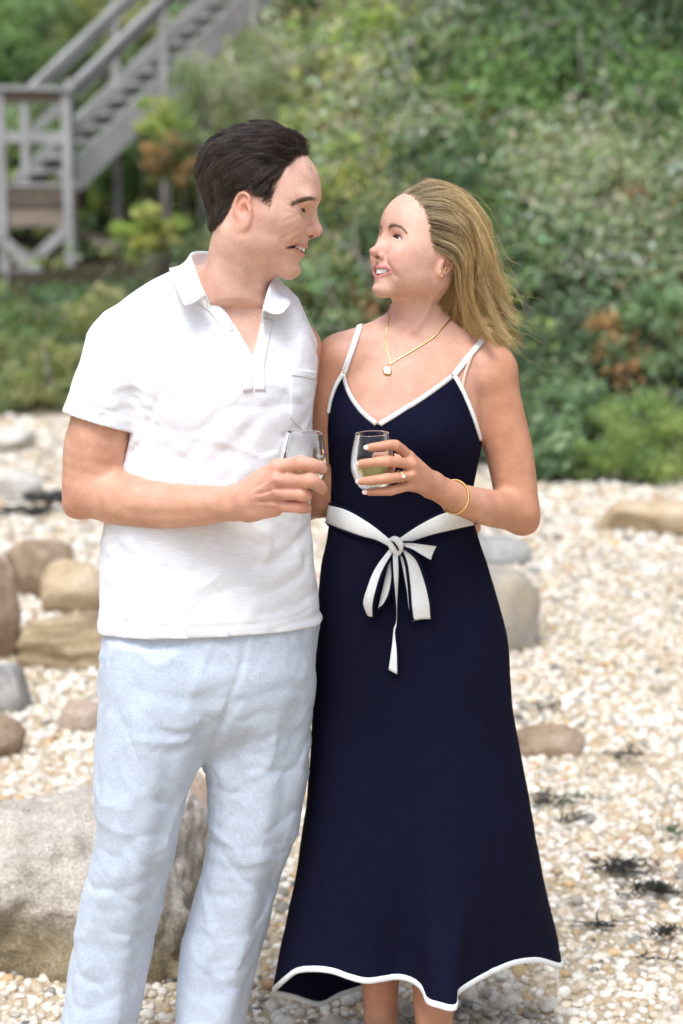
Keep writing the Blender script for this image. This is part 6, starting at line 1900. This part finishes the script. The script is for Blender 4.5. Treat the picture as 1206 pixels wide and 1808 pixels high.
SH = [
    ('bright lime green bush at the right edge above the pebbles', 1150, 775, 6.9, .46, .36, 'fresh', 5200, .034, .35),
    ('smaller lime green bush left of the bright one by the pebbles', 1065, 815, 6.8, .26, .16, 'fresh', 2200, .034, .35),
    ('low dark green leafy bush beside the woman\'s bare upper arm', 975, 800, 6.9, .24, .24, 'blue', 1500, .065, .5),
    ('blue green bush with large leaves between the woman\'s arm and the lime bush', 1010, 735, 7.3, .30, .26, 'blue', 1900, .065, .5),
    ('pale green sprawling bush high behind the lime bush at the right edge', 1150, 600, 7.9, .48, .38, 'blue', 2800, .06, .5),
    ('bare grey twiggy bush behind the woman\'s blown hair', 985, 640, 7.9, .46, .34, 'dark', 1300, .05, .45),
    ('dark green bush right of the woman\'s head with pale leaf tips', 1000, 480, 8.8, .52, .42, 'dark', 2600, .06, .5),
    ('rust flecked bush at the right edge level with the woman\'s head', 1165, 430, 9.0, .48, .48, 'rust', 2600, .055, .5),
    ('dense green bush at the right edge high above the woman\'s head', 1150, 230, 10.2, .62, .55, 'green', 3400, .06, .5),
    ('grey green olive bush in the upper right, left of the dense green one', 965, 330, 9.8, .55, .45, 'olive', 2800, .06, .45),
    ('dark hollow bush directly behind the woman\'s face', 650, 450, 8.9, .50, .42, 'dark', 2600, .05, .45),
    ('green bush rising above the woman\'s crown', 780, 230, 10.4, .60, .50, 'green', 3000, .055, .45),
    ('silvery willow like bush above the man\'s head', 520, 130, 11.2, .75, .55, 'silver', 4200, .06, .30),
    ('silvery bush covering the lower edge of the stair above the man', 395, 165, 11.6, .52, .50, 'silver', 3000, .06, .30),
    ('silver grey bush in the top middle between stair and green bush', 660, 60, 11.8, .66, .45, 'silver', 3200, .06, .32),
    ('red orange leaved bush between the two heads', 625, 215, 10.2, .30, .20, 'rust', 1100, .055, .5),
    ('orange tinged bush left of the man\'s head', 300, 285, 12.2, .30, .30, 'rust', 1400, .06, .5),
    ('yellow green bush behind the man\'s nape left of his head', 262, 410, 12.0, .38, .26, 'lime', 2000, .055, .45),
    ('brownish olive bush below the landing at the left edge', 40, 640, 11.4, .52, .30, 'olive', 2800, .05, .45),
    ('dull olive bush behind the man\'s shoulder below the landing', 190, 560, 11.2, .46, .32, 'olive', 2600, .05, .45),
    ('olive bush at the left edge at the foot of the bluff above the pale stone', 40, 690, 10.4, .40, .20, 'olive', 1800, .05, .45),
    ('low olive bush left of the man\'s sleeve at the foot of the bluff', 110, 650, 10.6, .36, .26, 'olive', 1700, .05, .45),
    ('bright green bush in the top left corner left of the stair', 60, 90, 20.5, 1.1, .80, 'green', 2600, .10, .5),
    ('feathery green bush behind the stair rails near the top', 205, 60, 20.6, .95, .8, 'olive', 2400, .10, .5),
    ('green bush seen through the landing rails', 60, 250, 19.6, .9, .6, 'green', 2000, .10, .5),
    ('green bush under the stair stringer right of the landing', 205, 300, 18.6, .55, .50, 'green', 1800, .08, .5),
    ('small lime sprig bush in front of the stair stringer', 285, 210, 12.4, .30, .28, 'lime', 1100, .05, .45)]
for i, (lab, px, py, Y, w, h, kind, n, leaf, nar) in enumerate(SH):
    shrub(lab, px, py, Y, w, h, kind, n, leaf, i, narrow=nar, extra='rust' if i in (4, 8, 9, 11) else ('silver' if i in (5, 6, 10) else None), twigs=26 if i == 5 else 9)

def thicket():
    """the wooded face of the bluff behind and between the single bushes"""
    rs = np.random.RandomState(77); k = 1500
    px = rs.uniform(-330, 1540, k); py = rs.uniform(-90, 850, k)
    t = np.linspace(0, 1, 900); C = []
    for a, b in zip(px, py):
        A = P(a, b, 4.0); B = P(a, b, 34.0); q = A + (B - A) * t[:, None]; j = q[:, 2] < ground(q[:, 0], q[:, 1])
        if j.any(): C.append(q[np.argmax(j)])
    C = np.array(C); C = C[C[:, 1] > toe(C[:, 0]) - .1]; k = len(C)
    # nothing grows through the stair and its landing
    pr = proj(C); C[:, 2] += rs.uniform(-.05, .35, k) * np.where((C[:, 0] < -.9) & (C[:, 1] < 15), .15, 1)
    sc_ = (C[:, 1] + CAM_D) / 12.0
    cr = rs.uniform(.20, .52, k) * sc_ * np.where((C[:, 0] < -.9) & (C[:, 1] < 15), .55, 1)
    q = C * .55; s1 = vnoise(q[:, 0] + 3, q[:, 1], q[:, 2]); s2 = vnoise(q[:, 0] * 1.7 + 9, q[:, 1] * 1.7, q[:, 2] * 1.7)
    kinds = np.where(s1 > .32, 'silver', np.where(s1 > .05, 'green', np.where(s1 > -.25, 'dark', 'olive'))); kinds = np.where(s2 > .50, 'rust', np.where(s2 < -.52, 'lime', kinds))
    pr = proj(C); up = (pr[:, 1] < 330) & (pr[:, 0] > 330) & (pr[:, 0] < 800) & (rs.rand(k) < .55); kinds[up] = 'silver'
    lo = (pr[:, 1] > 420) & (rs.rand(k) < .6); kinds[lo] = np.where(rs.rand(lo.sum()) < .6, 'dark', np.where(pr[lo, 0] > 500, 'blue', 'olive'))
    m = 105; own = np.repeat(np.arange(k), m); n = k * m
    d = rs.normal(0, 1, (n, 3)); d /= np.linalg.norm(d, axis=1)[:, None]; d[:, 2] = np.abs(d[:, 2]) * .9 - .1
    pos = C[own] + d * (rs.rand(n)**.5 * cr[own])[:, None]
    # nothing grows through the stair and its landing
    keep = ~((pos[:, 1] > 14.5) & (pos[:, 1] < 18.9) & (pos[:, 0] < .4) & (pos[:, 2] > ground(pos[:, 0], pos[:, 1]) + .25))
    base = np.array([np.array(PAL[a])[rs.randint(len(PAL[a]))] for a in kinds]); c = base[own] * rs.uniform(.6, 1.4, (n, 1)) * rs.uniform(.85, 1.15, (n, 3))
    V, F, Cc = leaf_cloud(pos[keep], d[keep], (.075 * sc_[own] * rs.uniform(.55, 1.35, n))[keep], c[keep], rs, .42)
    tag(obj('thicket', V, F, M['leaf'], None, Cc, smooth=False), 'tangled green and silver scrub covering the bluff', 'scrub', kind='stuff')
    mb = MB()
    for i in rs.choice(k, 420):
        b = C[i] - [0, 0, .25]; L = rs.uniform(.5, 1.1) * sc_[i]; e = b + np.array([rs.normal(0, .6), rs.normal(-.2, .3), rs.uniform(.3, 1)]) * L * .8
        if 15.2 < b[1] < 19.0 and b[0] < .4: continue
        mb.tube(smooth_path([b, (b + e) / 2 + rs.normal(0, .08, 3), e], 6), np.linspace(.014, .004, 6) * sc_[i], 4, cap=False)
    tag(mb.build('brushwood', M['twig'], None), 'bare grey twigs among the scrub on the bluff', 'twigs', kind='stuff')
thicket()

# ------------------------------------------------------------------ seaweed on the shingle
M['weed'] = plain_mat('dry seaweed', (.022, .020, .016), .55)
M['weed_green'] = plain_mat('green seaweed', (.03, .09, .03), .5)
def seaweed(px, py, size, label, seed, n=16, mat='weed', flat=1.0, stretch=(1, .5)):
    rs = np.random.RandomState(seed); g = gpix(px, py); mb = MB()
    for i in range(n):
        a = rs.normal(0, .45, 2) * np.array(stretch) * size; th = rs.rand() * 6.28; m = 14; p = np.zeros((m, 3)); p[0, :2] = a
        for j in range(1, m):
            th += rs.normal(0, .55); stp = size * .16 * rs.uniform(.6, 1.2); p[j, :2] = p[j - 1, :2] + stp * np.array([math.cos(th) * stretch[0], math.sin(th) * stretch[1]])
        p[:, :2] += g[:2]; p[:, 2] = ground(p[:, 0], p[:, 1]) + .014 + .012 * np.abs(np.sin(np.arange(m) * .9 + rs.rand() * 6)) * flat + rs.rand() * .02 * flat
        w = rs.uniform(.0012, .0030) * max(1, size / .06) * (1.6 if size > .09 else 1); mb.tube(p, np.linspace(1, .35, m) * w, 5)
        for _ in range(3):
            j = rs.randint(2, m - 1); q = p[j]; e = q + np.array([rs.normal(0, .3) * size, rs.normal(0, .2) * size, rs.uniform(.0, .02)]); mb.tube([q, (q + e) / 2 + rs.normal(0, .004, 3), e], [w, w * .8, w * .3], 4)
    base = g; o = mb.build('seaweed', M[mat], None)
    me = o.data; V = np.empty(len(me.vertices) * 3, np.float32); me.vertices.foreach_get('co', V); V = V.reshape(-1, 3) - np.array(base, np.float32); me.vertices.foreach_set('co', V.ravel()); o.location = base; me.update()
    tag(o, label, 'seaweed', 'seaweed strewn on the shingle')
for i, a in enumerate([
    (1095, 1552, .055, 'largest dark seaweed tangle on the pebbles right of the skirt', 26), (1150, 1588, .040, 'bushy dark seaweed clump just below the largest tangle', 18), (1065, 1645, .085, 'long thin strand of dark seaweed lying across the sand', 2, 'weed', .4, (1.3, .12)),
    (1165, 1672, .045, 'small bluish seaweed bunch near the right edge below the long strand', 9), (1120, 1708, .06, 'thin curled seaweed strand nearest the bottom right', 2, 'weed', .4, (1.1, .2)), (1012, 1468, .05, 'dark seaweed strands on the pebbles beside the skirt', 6),
    (962, 1428, .045, 'small dark seaweed knot touching the skirt\'s right side', 12), (1100, 1352, .045, 'small dark weed tuft above the flat brown rock\'s right', 9), (1022, 1430, .03, 'little green seaweed scrap on the pebbles', 6, 'weed_green'), (1185, 1487, .03, 'green seaweed shred at the right edge', 6, 'weed_green'),
    (1195, 1590, .035, 'dark seaweed tuft cut by the right picture edge', 10), (100, 888, .16, 'dark seaweed mass on pale shingle beside the man\'s elbow', 30), (50, 912, .12, 'second dark seaweed patch below the first near the left edge', 20), (960, 1262, .05, 'dark weed wisp just above the flat brown rock', 8), (30, 858, .10, 'thin dark weed line at the left edge above the seaweed mass', 8)]):
    px, py, size, lab, n = a[:5]; kw = {}
    if len(a) > 5: kw['mat'] = a[5]
    if len(a) > 6: kw['flat'] = a[6]; kw['stretch'] = a[7]
    seaweed(px, py, size, lab, i, n, **kw)
